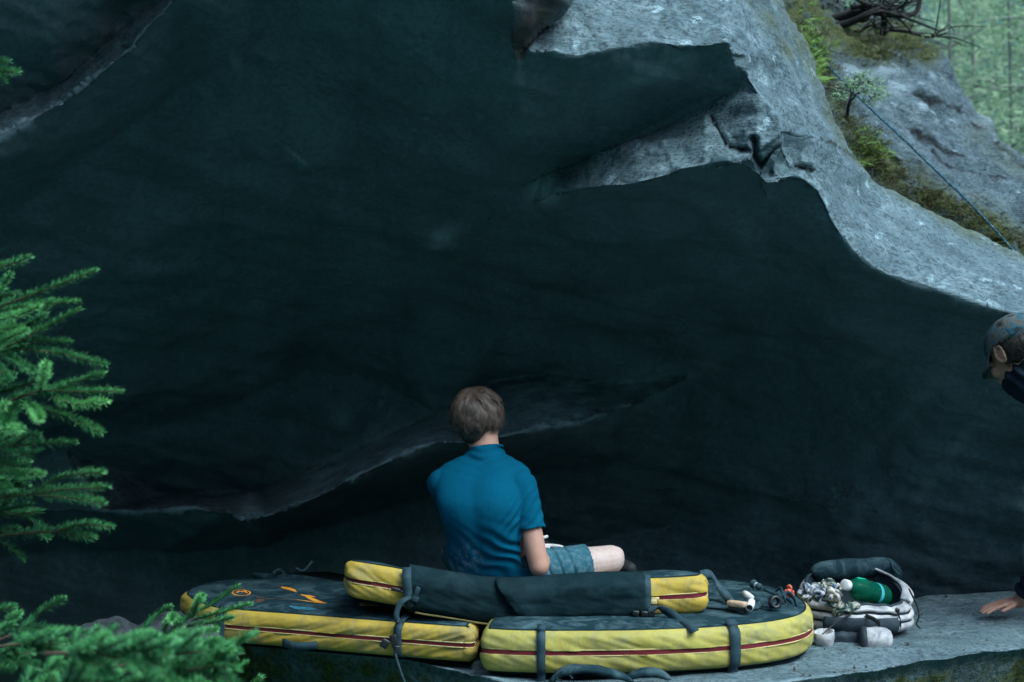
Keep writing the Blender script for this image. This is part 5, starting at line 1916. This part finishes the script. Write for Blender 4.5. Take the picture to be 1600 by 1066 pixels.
# ------------------------------------------------------------------ spruce: needles as thin blades round every twig
def mat_needle(name, dark, mid, tip):
    m = NT(name)
    at = m.attr('tone')
    c = m.ramp(at, [(0.0, dark), (0.55, mid), (1.0, tip)])
    return m.done(c, 0.5, None, 0.35)
M['needle'] = mat_needle('spruce_needles', (0.012, 0.070, 0.040), (0.050, 0.240, 0.085), (0.150, 0.470, 0.140))
M['bark'] = mat_plain('spruce_bark', (0.12, 0.080, 0.055), 0.9, 0.4, 40, 0.6, 90)

def needle_twig(rs, path, needles, tones, F, dens=1500, nl=0.017, nw=0.0017, tone=0.5, flat=0.55):
    pts = catmull(path, 6)
    fr = frames(pts)
    L = [0.0]
    for a, b in zip(pts, pts[1:]):
        L.append(L[-1] + (b - a).length)
    tot = L[-1]
    n = int(dens * tot)
    for _ in range(n):
        s = tot * rs.random() ** 0.92
        i = 0
        while i < len(L) - 2 and L[i + 1] < s:
            i += 1
        t = (s - L[i]) / max(1e-6, L[i + 1] - L[i])
        p = pts[i].lerp(pts[i + 1], t)
        T, N, B = fr[i]
        a = rs.uniform(0, 2 * math.pi)
        rad = N * math.cos(a) + B * math.sin(a)
        if rad.z < -0.2 and rs.random() < flat:
            rad.z *= -0.4
        end = s / tot
        d = (T * rs.uniform(0.35, 0.85) * (1 + 0.9 * max(0, end - 0.92) / 0.08) + rad * rs.uniform(0.65, 1.0) + Vector((0, 0, 0.18))).normalized()
        l = nl * rs.uniform(0.7, 1.1) * (1 - 0.25 * max(0, end - 0.85) / 0.15)
        sd = d.cross(rad)
        sd = sd.normalized() if sd.length > 1e-4 else d.orthogonal().normalized()
        up = sd.cross(d)
        b0 = len(needles)
        w = nw * 0.5
        q = p + d * l * 0.6
        needles += [p + sd * w * .6, p - sd * w * .6, q + sd * w, q - sd * w, p + d * l + up * l * 0.05]
        F += [(b0, b0 + 1, b0 + 3, b0 + 2), (b0 + 2, b0 + 3, b0 + 4)]
        tn = min(1, max(0, tone + 0.35 * (end - 0.5) + rs.uniform(-.32, .32)))
        tones += [tn * 0.8, tn * 0.8, tn, tn, min(1, tn + .15)]

def spruce_branch(root, main, twigs, seed, tone=0.5, dens=1500, nl=0.017, r0=0.006, nw=0.0019):
    dens, nl = dens * 1.7, nl * 1.65
    """a limb: woody stem with bare side twigs (one part) and its needles (a sub-part)"""
    rs = random.Random(seed)
    wood = Bag()
    mp = catmull(main, 6)
    wood.tube(mp, [r0 * (1 - 0.75 * i / (len(mp) - 1)) for i in range(len(mp))], 7)
    V, tones, F = [], [], []
    n0 = max(1, int(len(main) * 0.35))
    needle_twig(rs, main[-max(2, len(main) - n0):], V, tones, F, dens, nl, nw, tone)
    for tw, tt in twigs:
        tp = catmull(tw, 4)
        wood.tube(tp, [0.0024 * (1 - 0.6 * i / (len(tp) - 1)) for i in range(len(tp))], 5)
        needle_twig(rs, tw, V, tones, F, dens, nl, nw, tone + tt)
    limb = obj('branch', wood.mesh(), M['bark'], root)
    me = mk(V, F)
    attr(me, 'tone', tones)
    kind(obj('needles', me, M['needle'], limb, False), 'stuff')
    return limb

def px_branch(root, main, sides, seed, tone=0.5, dens=1500, nl=0.017):
    """main: photo points with distance; sides: lists of photo points with distance"""
    main = [(x, y, d * 1.07) for x, y, d in main]
    mainw = [P(*p) for p in main]
    tw = []
    for s in sides:
        tt = 0.0
        if isinstance(s[-1], float):
            tt = s[-1]
            s = s[:-1]
        pts = [P(x, y, d * 1.07) for x, y, d in s]
        if len(pts) == 2:
            m = pts[0].lerp(pts[1], 0.5)
            pts = [pts[0], m + Vector((0, 0, -0.01 * (pts[1] - pts[0]).length / 0.2)), pts[1]]
        tw.append((pts, tt))
    return spruce_branch(root, mainw, tw, seed, tone, dens, nl)

# young spruce whose boughs come in from the left
TR1 = P(-190, 700, 4.25 * 1.07)
sp1 = empty('spruce_tree', Vector((TR1.x, TR1.y, -0.6)), 'young green spruce reaching in from the left edge at mid height', 'tree', 'spruces in the left foreground')
tk = [Vector((TR1.x + 0.02 * math.sin(z * 3), TR1.y, z)) for z in np.linspace(-0.65, 2.4, 14)]
obj('trunk', tube(tk, [0.035 * (1 - 0.7 * i / 13) for i in range(14)], 10), M['bark'], sp1)
D = 4.05
px_branch(sp1, [(-190, 470, 4.25), (-90, 440, 4.15), (-20, 424, 4.1), (46, 403, 4.05)], [[(-60, 435, 4.1), (-10, 455, 4.0)], [(-100, 440, 4.1), (-40, 410, 4.2)]], 11, 0.40)
px_branch(sp1, [(-190, 560, 4.25), (-80, 520, 4.1), (0, 480, 4.0), (70, 454, 3.98), (148, 424, 3.95)], [[(-20, 495, 4.0), (40, 478, 4.05), (122, 472, 4.08), .12], [(-40, 505, 4.0), (20, 496, 3.9), (60, 480, 3.85), .2], [(-60, 515, 4.0), (-10, 515, 3.9), (35, 512, 3.88), .2]], 12, 0.45)
px_branch(sp1, [(-190, 600, 4.25), (-80, 570, 4.1), (0, 546, 4.0), (55, 520, 3.98), (124, 484, 3.98)], [[(20, 536, 4.0), (60, 533, 4.0), (108, 535, 4.02)], [(20, 545, 4.0), (90, 552, 3.98), (164, 570, 3.96)], [(0, 550, 4.0), (25, 566, 3.95), (50, 580, 3.9), -.1], [(-10, 548, 4.0), (10, 530, 3.9), (40, 518, 3.85), .15], [(-30, 556, 4.0), (0, 540, 4.1), (20, 505, 4.15), -.1], [(-40, 560, 4), (-5, 575, 3.9), (15, 590, 3.9), -.1]], 13, 0.45)
px_branch(sp1, [(-190, 700, 4.25), (-80, 660, 4.1), (0, 632, 4.0), (60, 612, 3.96), (110, 612, 3.95), (188, 612, 3.95)], [[(62, 614, 3.96), (68, 590, 3.9), (72, 568, 3.82), .25], [(90, 610, 3.96), (125, 594, 3.96), (160, 584, 3.96), .05], [(80, 620, 3.96), (120, 632, 3.92), (166, 628, 3.88), .3], [(50, 635, 3.95), (100, 650, 3.95), (158, 676, 3.92), .15], [(60, 622, 3.95), (90, 604, 4.0), (108, 598, 4.02), -.05], [(30, 632, 3.96), (15, 650, 3.9), (5, 665, 3.85), .0], [(40, 630, 3.96), (55, 645, 3.88), (62, 655, 3.8), .25], [(20, 640, 3.96), (0, 668, 3.9), (34, 670, 3.82), .2], [(-40, 650, 4.0), (-10, 640, 3.9), (10, 632, 3.85), .1]], 14, 0.52)
px_branch(sp1, [(-190, 760, 4.25), (-70, 715, 4.1), (0, 700, 4.05), (50, 695, 4.05), (117, 692, 4.05)], [[(20, 700, 4.05), (40, 684, 4.0), (60, 680, 3.98), -.1], [(0, 702, 4.0), (30, 712, 3.95), (60, 706, 3.95), -.15], [(-40, 706, 4.05), (0, 724, 4.0), (40, 730, 3.98), -.1], [(0, 735, 4.1), (30, 742, 4.0), (66, 742, 3.96), .25]], 15, 0.35)
px_branch(sp1, [(-190, 820, 4.25), (-70, 785, 4.15), (0, 778, 4.1), (50, 772, 4.05), (100, 765, 4.02), (168, 762, 4.0)], [[(55, 770, 4.05), (100, 745, 4.05), (160, 738, 4.02), .02], [(60, 774, 4.03), (110, 778, 4.0), (162, 786, 3.98), .1], [(-40, 790, 4.1), (0, 798, 4.1), (50, 790, 4.1), -.3], [(-60, 770, 4.1), (-10, 765, 4.1), (15, 762, 4.0), .0]], 16, 0.42)
px_branch(sp1, [(-190, 880, 4.25), (-70, 850, 4.2), (0, 838, 4.15), (60, 832, 4.12), (90, 830, 4.1), (130, 820, 4.08), (174, 824, 4.05)], [[(92, 832, 4.1), (120, 838, 4.08), (146, 840, 4.06), .05], [(-10, 840, 4.1), (15, 855, 4.1), (36, 875, 4.1), -.3], [(-20, 840, 4.1), (10, 828, 4.1), (30, 828, 4.1), -.2]], 17, 0.38)
px_branch(sp1, [(-190, 140, 4.3), (-80, 125, 4.2), (-30, 115, 4.15), (27, 112, 4.1)], [[(-40, 116, 4.15), (-10, 100, 4.1), (12, 96, 4.1)], [(-20, 115, 4.1), (0, 120, 4.1), (8, 126, 4.1)]], 18, 0.4)

rs = random.Random(31)
for k in range(9):
    y0 = 470 + k * 42 + rs.uniform(-12, 12)
    L_ = rs.uniform(20, 70)
    d0 = rs.uniform(4.15, 4.45)
    sides = []
    for q in range(5):
        t = rs.uniform(0.35, 0.9)
        sx, sy = -190 + (190 + L_) * t, y0 + 40 * (1 - t)
        sa = rs.choice((-1, 1)) * rs.uniform(0.3, 0.7)
        sl = rs.uniform(45, 80)
        sides.append([(sx, sy, d0), (sx + sl * .5, sy + sl * .4 * math.sin(sa), d0), (sx + sl * math.cos(sa), sy + sl * math.sin(sa), d0 - .05), rs.uniform(-.25, .1)])
    px_branch(sp1, [(-190, y0 + 40, 4.25), (-90, y0 + 18, d0), (0, y0 + 6, d0), (L_, y0, d0)], sides, 300 + k, 0.36)

# low spruce at the bottom left
TR2 = P(-120, 1150, 3.7)
sp2 = empty('spruce_tree', Vector((0.0 + P(60, 1100, 3.8).x, 3.9, -0.6)), 'low bushy spruce filling the bottom left corner in front of the pads', 'tree', 'spruces in the left foreground')
base2 = P(60, 1230, 3.9)
obj('trunk', tube([Vector((base2.x, 3.9, -0.65)), Vector((base2.x + 0.02, 3.88, -0.25)), Vector((base2.x + 0.03, 3.88, 0.05)), Vector((base2.x - 0.3, 3.9, 0.3))], [0.03, 0.024, 0.016, 0.006], 10), M['bark'], sp2)
px_branch(sp2, [(60, 1100, 3.9), (160, 1060, 4.2), (250, 1010, 4.5), (290, 968, 4.62), (330, 945, 4.68), (372, 916, 4.72)],
          [[(300, 965, 4.62), (308, 945, 4.58), (316, 932, 4.5), .15], [(300, 970, 4.62), (345, 958, 4.62), (390, 945, 4.62), .15], [(290, 980, 4.6), (330, 974, 4.58), (362, 966, 4.55), .05], [(280, 992, 4.58), (310, 990, 4.5), (338, 984, 4.45), .2], [(276, 1000, 4.55), (310, 1006, 4.48), (338, 1002, 4.42), .2], [(285, 978, 4.6), (272, 965, 4.5), (268, 970, 4.42), .2],
           [(262, 1000, 4.5), (258, 985, 4.5), (262, 972, 4.48), .1], [(275, 1008, 4.5), (295, 1022, 4.45), (310, 1036, 4.4), .1], [(240, 1018, 4.45), (262, 1030, 4.4), (285, 1034, 4.38), .1]], 21, 0.42, 1700)
px_branch(sp2, [(60, 1100, 3.9), (140, 1040, 4.2), (200, 1005, 4.4), (222, 984, 4.45), (242, 964, 4.5), (266, 949, 4.5)], [[(205, 1002, 4.4), (240, 998, 4.35), (280, 1008, 4.3), .15], [(190, 1010, 4.4), (215, 1000, 4.3), (245, 992, 4.3), .2], [(180, 1015, 4.35), (172, 1000, 4.3), (168, 990, 4.3), .05], [(170, 1020, 4.3), (200, 1022, 4.2), (232, 1018, 4.2), .2]], 22, 0.42, 1700)
px_branch(sp2, [(-80, 1050, 3.8), (-20, 1010, 3.95), (30, 985, 4.05), (50, 968, 4.1), (75, 950, 4.1), (99, 936, 4.1)], [[(40, 978, 4.05), (80, 984, 4.05), (130, 990, 4.05), (158, 1004, 4.0), .0], [(30, 985, 4.05), (60, 995, 4.0), (110, 1008, 3.95), -.05], [(0, 995, 4.0), (10, 975, 4.0), (30, 960, 3.95), .05], [(20, 988, 4.0), (45, 1003, 3.9), (55, 1010, 3.85), -.1], [(-20, 1005, 3.95), (0, 985, 3.9), (20, 975, 3.9), .0], [(-30, 1000, 3.95), (-10, 960, 3.95), (22, 948, 3.95), -.05]], 23, 0.45, 1700)
px_branch(sp2, [(60, 1120, 3.8), (180, 1075, 3.95), (260, 1050, 4.05), (300, 1046, 4.1), (345, 1052, 4.15)], [[(270, 1050, 4.05), (310, 1036, 4.1), (340, 1048, 4.12), .25], [(340, 1060, 4.2), (362, 1050, 4.22), (384, 1036, 4.25), .2], [(250, 1052, 4.0), (290, 1064, 3.95), (330, 1075, 3.9), .1], [(220, 1060, 4.0), (250, 1040, 4.0), (285, 1030, 4.0), .15], [(380, 1090, 4.2), (400, 1070, 4.2), (408, 1060, 4.2), .2]], 24, 0.48, 1700)
rs = random.Random(77)
for k in range(26):                                             # the bushy heart of it, nearer and out of focus
    x0 = rs.uniform(-60, 240)
    y0 = rs.uniform(1015, 1105)
    d0 = rs.uniform(3.1, 3.8)
    ln = rs.uniform(90, 170)
    an = rs.uniform(-0.55, 0.15)
    mx, my = x0 + ln * math.cos(an), y0 + ln * math.sin(an) * 0.8
    my = max(my, 985 + 0.10 * mx)
    sides = []
    for q in range(6):
        t = rs.uniform(0.15, 0.85)
        sx, sy = x0 + (mx - x0) * t, y0 + (my - y0) * t
        sa = an + rs.choice((-1, 1)) * rs.uniform(0.35, 0.8)
        sl = rs.uniform(40, 75)
        sides.append([(sx, sy, d0), (sx + sl * .5 * math.cos(sa), sy + sl * .4 * math.sin(sa), d0 - .04), (sx + sl * math.cos(sa), max(975, sy + sl * .8 * math.sin(sa)), d0 - rs.uniform(-.05, .1)), rs.uniform(-.1, .15)])
    px_branch(sp2, [(x0, y0, d0 + .1), ((x0 + mx) / 2, (y0 + my) / 2 - 4, d0), (mx, my, d0 - .05)], sides, 100 + k, 0.40, 1300)

# ------------------------------------------------------------------ stones at the left under the pad
def stone(px, py, d, size, seed, lab, name='stone', mt='bankrock'):
    bg = Bag()
    ellipsoid(bg, (0, 0, 0), (size[0] / 2, size[1] / 2, size[2] / 2), None, 40, 24)
    me = bg.mesh()
    s = min(size)
    displace(me, lambda v, n: s * (0.22 * fbm(v, 0.9 / s, 4, seed) + 0.05 * fbm(v, 5 / s, 3, seed)))
    for a_ in ('chalk_and_light', 'crack', 'moss'):
        attr(me, a_, [0.0] * len(me.vertices))
    me.transform(Matrix.Translation(P(px, py, d)))
    return tag(obj(name, me, M[mt]), lab, 'stone')
M['stone'] = mat_rock('grey_stone', (0.02, 0.028, 0.034), (0.036, 0.046, 0.054), (0.065, 0.075, 0.085), spots=0.2, bump=0.3)
stone(195, 1022, 5.1, (0.42, 0.40, 0.20), 1.0, 'smooth grey stone behind the low spruce, left of the pads', mt='stone')
stone(285, 1010, 5.62, (0.36, 0.4, 0.26), 4.0, 'grey stone under the left end of the left crash pad', mt='stone')
stone(128, 1018, 4.75, (0.16, 0.16, 0.14), 7.0, 'small dark round stone showing through the low spruce', mt='stone')

# ------------------------------------------------------------------ rope, moss, shrub and sapling on the upper right slab
BH = BVHTree.FromPolygons([v.co.copy() for v in slab2.data.vertices], [tuple(p.vertices) for p in slab2.data.polygons])
def on_slab(px, py, lift=0.0):
    d = P(px, py, 1.0) - EYE
    hit = BH.ray_cast(EYE, d.normalized())
    p = hit[0] if hit[0] is not None else P(px, py, 7.5)
    return p + (hit[1] if hit[1] is not None else Vector((0, 0, 1))) * lift, (hit[1] or Vector((0, 0, 1)))
m = NT('climbing_rope')
vw = m.n('ShaderNodeTexVoronoi')
vw.inputs['Scale'].default_value = 90
m.link(m.co, vw.inputs['Vector'])
M['rope'] = m.done(m.ramp(vw.outputs['Distance'], [(0.25, (0.16, 0.30, 0.32)), (0.4, (0.006, 0.08, 0.12)), (0.7, (0.006, 0.06, 0.10))]), 0.7, m.bump(vw.outputs['Distance'], 0.4, 0.003), 0.3)
rope_px = [(1272, 70), (1290, 98), (1318, 128), (1362, 172), (1405, 212), (1450, 255), (1495, 298), (1540, 345), (1575, 382), (1600, 412), (1680, 500)]
rp = []
for (x, y) in rope_px:
    q, nn = on_slab(x, min(y, 440), 0.0)
    rp.append(q.lerp(EYE, 0.012) + Vector((0, 0, 0.0)))
dl = [(p - EYE).length for p in rp]
rp2 = []
for k, (x, y) in enumerate(rope_px):                       # taut: distance smoothed so it spans the hollows
    dd = min(dl[max(0, k - 1):k + 2])
    v = (P(x, y, 1.0) - EYE).normalized()
    rp2.append(EYE + v * dd)
tag(obj('climbing_rope', tube([p + Vector((0.004 * noise.noise(p * 4), 0, 0.006 * noise.noise(p * 3))) for p in catmull(rp2, 10)], 0.0062, 8), M['rope']), 'taut blue climbing rope running down the sloping slab, upper right', 'rope')

# moss and grass tufts along the gully (nobody could count the blades)
V, F, tones = [], [], []
rs = random.Random(5)
gul = [(1238, 40), (1268, 100), (1300, 165), (1335, 232), (1375, 275), (1440, 312), (1510, 348), (1590, 388)]
def tuft(px, py, n, h, w, t0):
    q, nn = on_slab(px, py)
    for _ in range(n):
        b = q + Vector((rs.gauss(0, .025), rs.gauss(0, .03), 0))
        d = (nn * 0.6 + Vector((rs.uniform(-.6, .6), rs.uniform(-.6, .2), rs.uniform(-.1, 1)))).normalized()
        l = h * rs.uniform(.5, 1.2)
        s = d.orthogonal().normalized() * w
        i = len(V)
        V.extend([b - s, b + s, b + d * l * .6 + s * .6 + Vector((0, 0, -.1 * l)), b + d * l + Vector((0, -.02 * l, -.35 * l))])
        F.extend([(i, i + 1, i + 2), (i, i + 2, i + 3)])
        t = min(1, max(0, t0 + rs.uniform(-.25, .25)))
        tones.extend([t] * 4)
for k in range(620):
    t = rs.random() * (len(gul) - 1)
    i = int(t)
    x = gul[i][0] + (gul[i + 1][0] - gul[i][0]) * (t - i) + rs.gauss(0, 14) + 8
    y = gul[i][1] + (gul[i + 1][1] - gul[i][1]) * (t - i) + rs.gauss(0, 10) - 4
    tuft(x, y, 12, 0.034, 0.003, 0.12 + 0.4 * noise.noise(Vector((x * .02, y * .02, 0))) + .1)
for k in range(120):
    x, y = rs.gauss(1262, 12), rs.gauss(88, 22)
    tuft(x, y, 10, 0.07, 0.004, 0.9)
for k in range(90):
    x, y = rs.gauss(1352, 14), rs.gauss(235, 14)
    tuft(x, y, 10, 0.05, 0.004, 0.75)
for k in range(260):
    x, y = rs.gauss(1385, 36), rs.gauss(78, 12)
    tuft(x, y, 12, 0.035, 0.004, 0.45)
me = mk(V, F)
attr(me, 'tone', tones)
M['grass'] = mat_needle('moss_and_grass', (0.035, 0.034, 0.018), (0.085, 0.095, 0.030), (0.16, 0.30, 0.06))
mo = obj('moss_tufts', me, M['grass'], None, False)
kind(mo, 'stuff')
mo['label'] = 'brown-green moss and grass growing along the rock gully'

M['dead'] = mat_plain('dark_dead_wood', (0.030, 0.030, 0.030), 0.9, 0.4, 50, 0.4, 90)
def mat_leaf(name, dark, mid, tip):
    m = NT(name)
    c = m.ramp(m.attr('tone'), [(0.0, dark), (0.55, mid), (1.0, tip)])
    df, tl, mx = m.n('ShaderNodeBsdfDiffuse'), m.n('ShaderNodeBsdfTranslucent'), m.n('ShaderNodeMixShader')
    m.link(c, df.inputs['Color'])
    m.link(c, tl.inputs['Color'])
    mx.inputs[0].default_value = 0.45
    m.link(df.outputs[0], mx.inputs[1])
    m.link(tl.outputs[0], mx.inputs[2])
    m.link(mx.outputs[0], m.t.nodes['Material Output'].inputs['Surface'])
    return m.m
M['leaf_a'] = mat_leaf('pale_foliage', (0.16, 0.27, 0.17), (0.34, 0.50, 0.31), (0.58, 0.68, 0.44))

def leaf_cloud(V, F, tones, rs, c, rad, n, size, t0=0.5):
    for _ in range(n):
        u = Vector((rs.gauss(0, 1), rs.gauss(0, 1), rs.gauss(0, 1)))
        u = u.normalized() * rs.random() ** 0.4
        p = c + Vector((u.x * rad[0], u.y * rad[1], u.z * rad[2]))
        a = Vector((rs.gauss(0, 1), rs.gauss(0, 1), rs.gauss(0, .6))).normalized()
        b = a.orthogonal().normalized()
        s = size * rs.uniform(.6, 1.3)
        i = len(V)
        V.extend([p - a * s, p + b * s * .42, p + a * s, p - b * s * .42])
        F.append((i, i + 1, i + 2, i + 3))
        t = min(1, max(0, t0 + rs.uniform(-.3, .3)))
        tones.extend([t] * 4)

# little sapling on the gully
q, _ = on_slab(1323, 186)
sa = empty('sapling', q, 'small green sapling growing from the mossy rock gully', 'tree')
top = P(1348, 122, (q - EYE).length * 0.985)
st = [q, P(1326, 165, q.y * .99), P(1333, 145, q.y * .99), top]
bag = Bag()
bag.tube(catmull(st, 5), [0.011 - 0.0005 * i for i in range(16)], 7)
V, F, tones = [], [], []
rs = random.Random(21)
for (x, y) in ((1310, 150), (1322, 132), (1336, 122), (1350, 118), (1364, 128), (1372, 140), (1376, 150), (1356, 140), (1342, 134), (1362, 155), (1330, 148)):
    e = P(x, y, q.y * rs.uniform(.955, 1.01))
    s0 = catmull(st, 5)[rs.randint(4, 13)]
    bag.tube(catmull([s0, s0.lerp(e, .5) + Vector((0, 0, .02)), e], 4), 0.004, 5)
    leaf_cloud(V, F, tones, rs, e, (.055, .05, .036), 60, .012, .22)
obj('stem', bag.mesh(), M['dead'], sa)
me = mk(V, F)
attr(me, 'tone', tones)
kind(obj('crown', me, M['leaf_a'], sa, False), 'stuff')

# dead leaning shrub at the top of the slab
ds = empty('dead_shrub', P(1300, 40, 9.2), 'bare dark leaning shrub at the top right above the mossy slab', 'shrub')
rs = random.Random(4)
bags = []
def bough(pts, r):
    b = Bag()
    pp = catmull([P(*p) for p in pts], 6)
    b.tube(pp, [r * (1 - .65 * i / (len(pp) - 1)) for i in range(len(pp))], 7)
    for _ in range(7):
        k = rs.randint(int(len(pp) * .3), len(pp) - 2)
        s0 = pp[k]
        dr = ((pp[k + 1] - pp[k]).normalized() + Vector((rs.uniform(-.7, .7), rs.uniform(-.6, .6), rs.uniform(-.6, .8)))).normalized()
        l = rs.uniform(.12, .4)
        e = s0 + dr * l
        b.tube(catmull([s0, s0.lerp(e, .5) + Vector((rs.uniform(-.03, .03), 0, rs.uniform(-.03, .03))), e + Vector((0, 0, rs.uniform(-.08, .08)))], 4), [r * .35 * (1 - .07 * i) for i in range(9)], 5)
    obj('branch', b.mesh(), M['dead'], ds)
bough([(1262, 60, 9.3), (1262, 20, 9.2), (1278, -30, 9.2), (1290, -90, 9.2)], .030)
bough([(1250, 46, 9.3), (1300, 30, 9.2), (1350, 18, 9.1), (1400, 24, 9.0), (1430, 20, 9.0), (1440, -8, 9.0)], .035)
bough([(1270, 44, 9.2), (1320, 38, 9.1), (1360, 20, 9.0), (1395, 4, 9.0), (1424, -20, 9.0)], .030)
bough([(1380, 52, 9.3), (1382, 30, 9.2), (1372, 14, 9.1), (1340, 0, 9.0), (1310, -18, 9.0)], .026)
bough([(1330, 12, 9.1), (1370, 8, 9.0), (1400, 14, 9.0), (1418, 2, 8.9)], .018)
bough([(1390, 46, 9.3), (1420, 50, 9.2), (1450, 58, 9.1), (1480, 52, 9.0)], .016)
bough([(1300, 48, 9.3), (1340, 50, 9.2), (1360, 40, 9.2), (1388, 50, 9.1)], .014)
V, F, tones = [], [], []
for (x, y, d, rx, rz, n) in ((1320, 44, 9.4, .30, .10, 260), (1280, 20, 9.5, .25, .14, 260), (1360, 30, 9.6, .3, .12, 260), (1310, -10, 9.6, .4, .15, 320), (1400, 0, 9.7, .25, .10, 120), (1240, 15, 9.3, .2, .1, 140)):
    leaf_cloud(V, F, tones, rs, P(x, y, d), (rx, .25, rz), n, .03, .25)
me = mk(V, F)
attr(me, 'tone', tones)
M['leaf_dark'] = mat_needle('dark_foliage', (0.010, 0.020, 0.016), (0.022, 0.04, 0.028), (0.05, 0.075, 0.04))
kind(obj('withered_leaves', me, M['leaf_dark'], ds, False), 'stuff')

# ------------------------------------------------------------------ trees beyond, out of focus
def broad_tree(px, py, d, h, spread, seed, label, tone=.5, n=2600):
    rs = random.Random(seed)
    c = P(px, py, d)
    gz = terrain(c.x, d)
    root = empty('tree', Vector((c.x, d, gz)), label, 'tree', 'trees beyond the slab')
    tkp = [Vector((c.x + rs.uniform(-.15, .15), d, gz - .3)), Vector((c.x + rs.uniform(-.1, .1), d, gz + h * .4)), Vector((c.x, d, gz + h))]
    tp = catmull(tkp, 6)
    obj('trunk', tube(tp, [.04 * (1 - .8 * i / 12) for i in range(13)], 9), mat_tr, root)
    V, F, tones = [], [], []
    limbs = Bag()
    for k in range(46):
        t = .12 + .88 * (k / 45)
        s0 = tp[min(12, int(t * 12))]
        a = rs.uniform(0, 2 * math.pi)
        r = spread * (1.05 - .75 * t) * rs.uniform(.55, 1.1)
        e = s0 + Vector((math.cos(a) * r, math.sin(a) * r, rs.uniform(-.25, .35)))
        limbs.tube(catmull([s0, s0.lerp(e, .5) + Vector((0, 0, .1)), e], 3), [.013 * (1 - .1 * i) for i in range(7)], 5)
        for q in range(3):
            leaf_cloud(V, F, tones, rs, s0.lerp(e, .45 + .28 * q) + Vector((rs.gauss(0, .1), rs.gauss(0, .1), rs.gauss(0, .08))), (.42, .42, .24), n // 138, .04, tone + rs.uniform(-.25, .25))
    kind(obj('limbs', limbs.mesh(), mat_tr, root), 'stuff')
    me = mk(V, F)
    attr(me, 'tone', tones)
    kind(obj('crown', me, M['leaf_a'], root, False), 'stuff')
mat_tr = mat_plain('grey_tree_bark', (0.30, 0.31, 0.29), .9, .3, 12, .4, 40)
for a in ((1475, 60, 15.0, 6.0, 1.9, 1, 'pale green tree just above the dead shrub, nearest the slab edge', .45, 8000),
          (1570, 120, 14.2, 5.4, 1.9, 2, 'pale green leafy tree at the right edge beyond the slab', .6, 8000),
          (1650, 180, 13.6, 5.6, 1.9, 3, 'leafy tree half cut off by the right picture edge', .5, 7000),
          (1530, 40, 18.5, 8.0, 2.3, 4, 'tall pale tree behind the nearer trees, top right', .4, 7000),
          (1620, 60, 17.5, 7.6, 2.3, 5, 'tall tree in the upper right corner', .65, 7000),
          (1430, 20, 19.5, 8.2, 2.3, 6, 'tall dim tree behind the bare shrub', .3, 7000),
          (1330, 0, 21.0, 9.0, 2.5, 8, 'far tree above the top of the slab, behind the shrub', .3, 6000),
          (1760, 140, 16.5, 8.0, 2.4, 7, 'far tree beyond the right edge', .5, 6000)):
    broad_tree(*a)

# the wood farther up the slope, one soft mass of leaves
V, F, tones = [], [], []
rs = random.Random(91)
for k in range(420):
    d = rs.uniform(22, 34)
    px, py = rs.uniform(1180, 2100), rs.uniform(-260, 330)
    leaf_cloud(V, F, tones, rs, P(px, py, d), (.9, .9, .6), 60, .11, rs.uniform(.3, .95))
me = mk(V, F)
attr(me, 'tone', tones)
kind(obj('far_woodland', me, M['leaf_a'], None, False), 'stuff')

# grit, needles and crumbs of stone lying on the ledge
BLd = BVHTree.FromPolygons([v.co.copy() for v in ledge.data.vertices], [tuple(p.vertices) for p in ledge.data.polygons])
bag = Bag()
rs = random.Random(14)
for k in range(520):
    x, y = rs.uniform(0.9, 3.2), rs.uniform(5.0, 6.6)
    h = BLd.ray_cast(Vector((x, y, 1.0)), Vector((0, 0, -1)))
    if h[0] is None or h[0].z < -0.05:
        continue
    s = rs.uniform(.002, .007) * (2.2 if rs.random() < .04 else 1)
    q = Quaternion((rs.random(), rs.random(), rs.random(), rs.random())).normalized().to_matrix()
    bag.box(h[0] + Vector((0, 0, s * .3)), (s, s * rs.uniform(.6, 1.2), s * .7), q)
    if k % 2:
        a = rs.uniform(0, 6.28)
        p = h[0] + Vector((rs.uniform(-.05, .05), rs.uniform(-.05, .05), .002))
        bag.box(p, (.022, .0014, .0014), Matrix.Rotation(a, 3, 'Z'))
kind(obj('ledge_litter', bag.mesh(), mat_plain('grit', (0.10, 0.095, 0.085), .9, .6, 40), None, False), 'stuff')
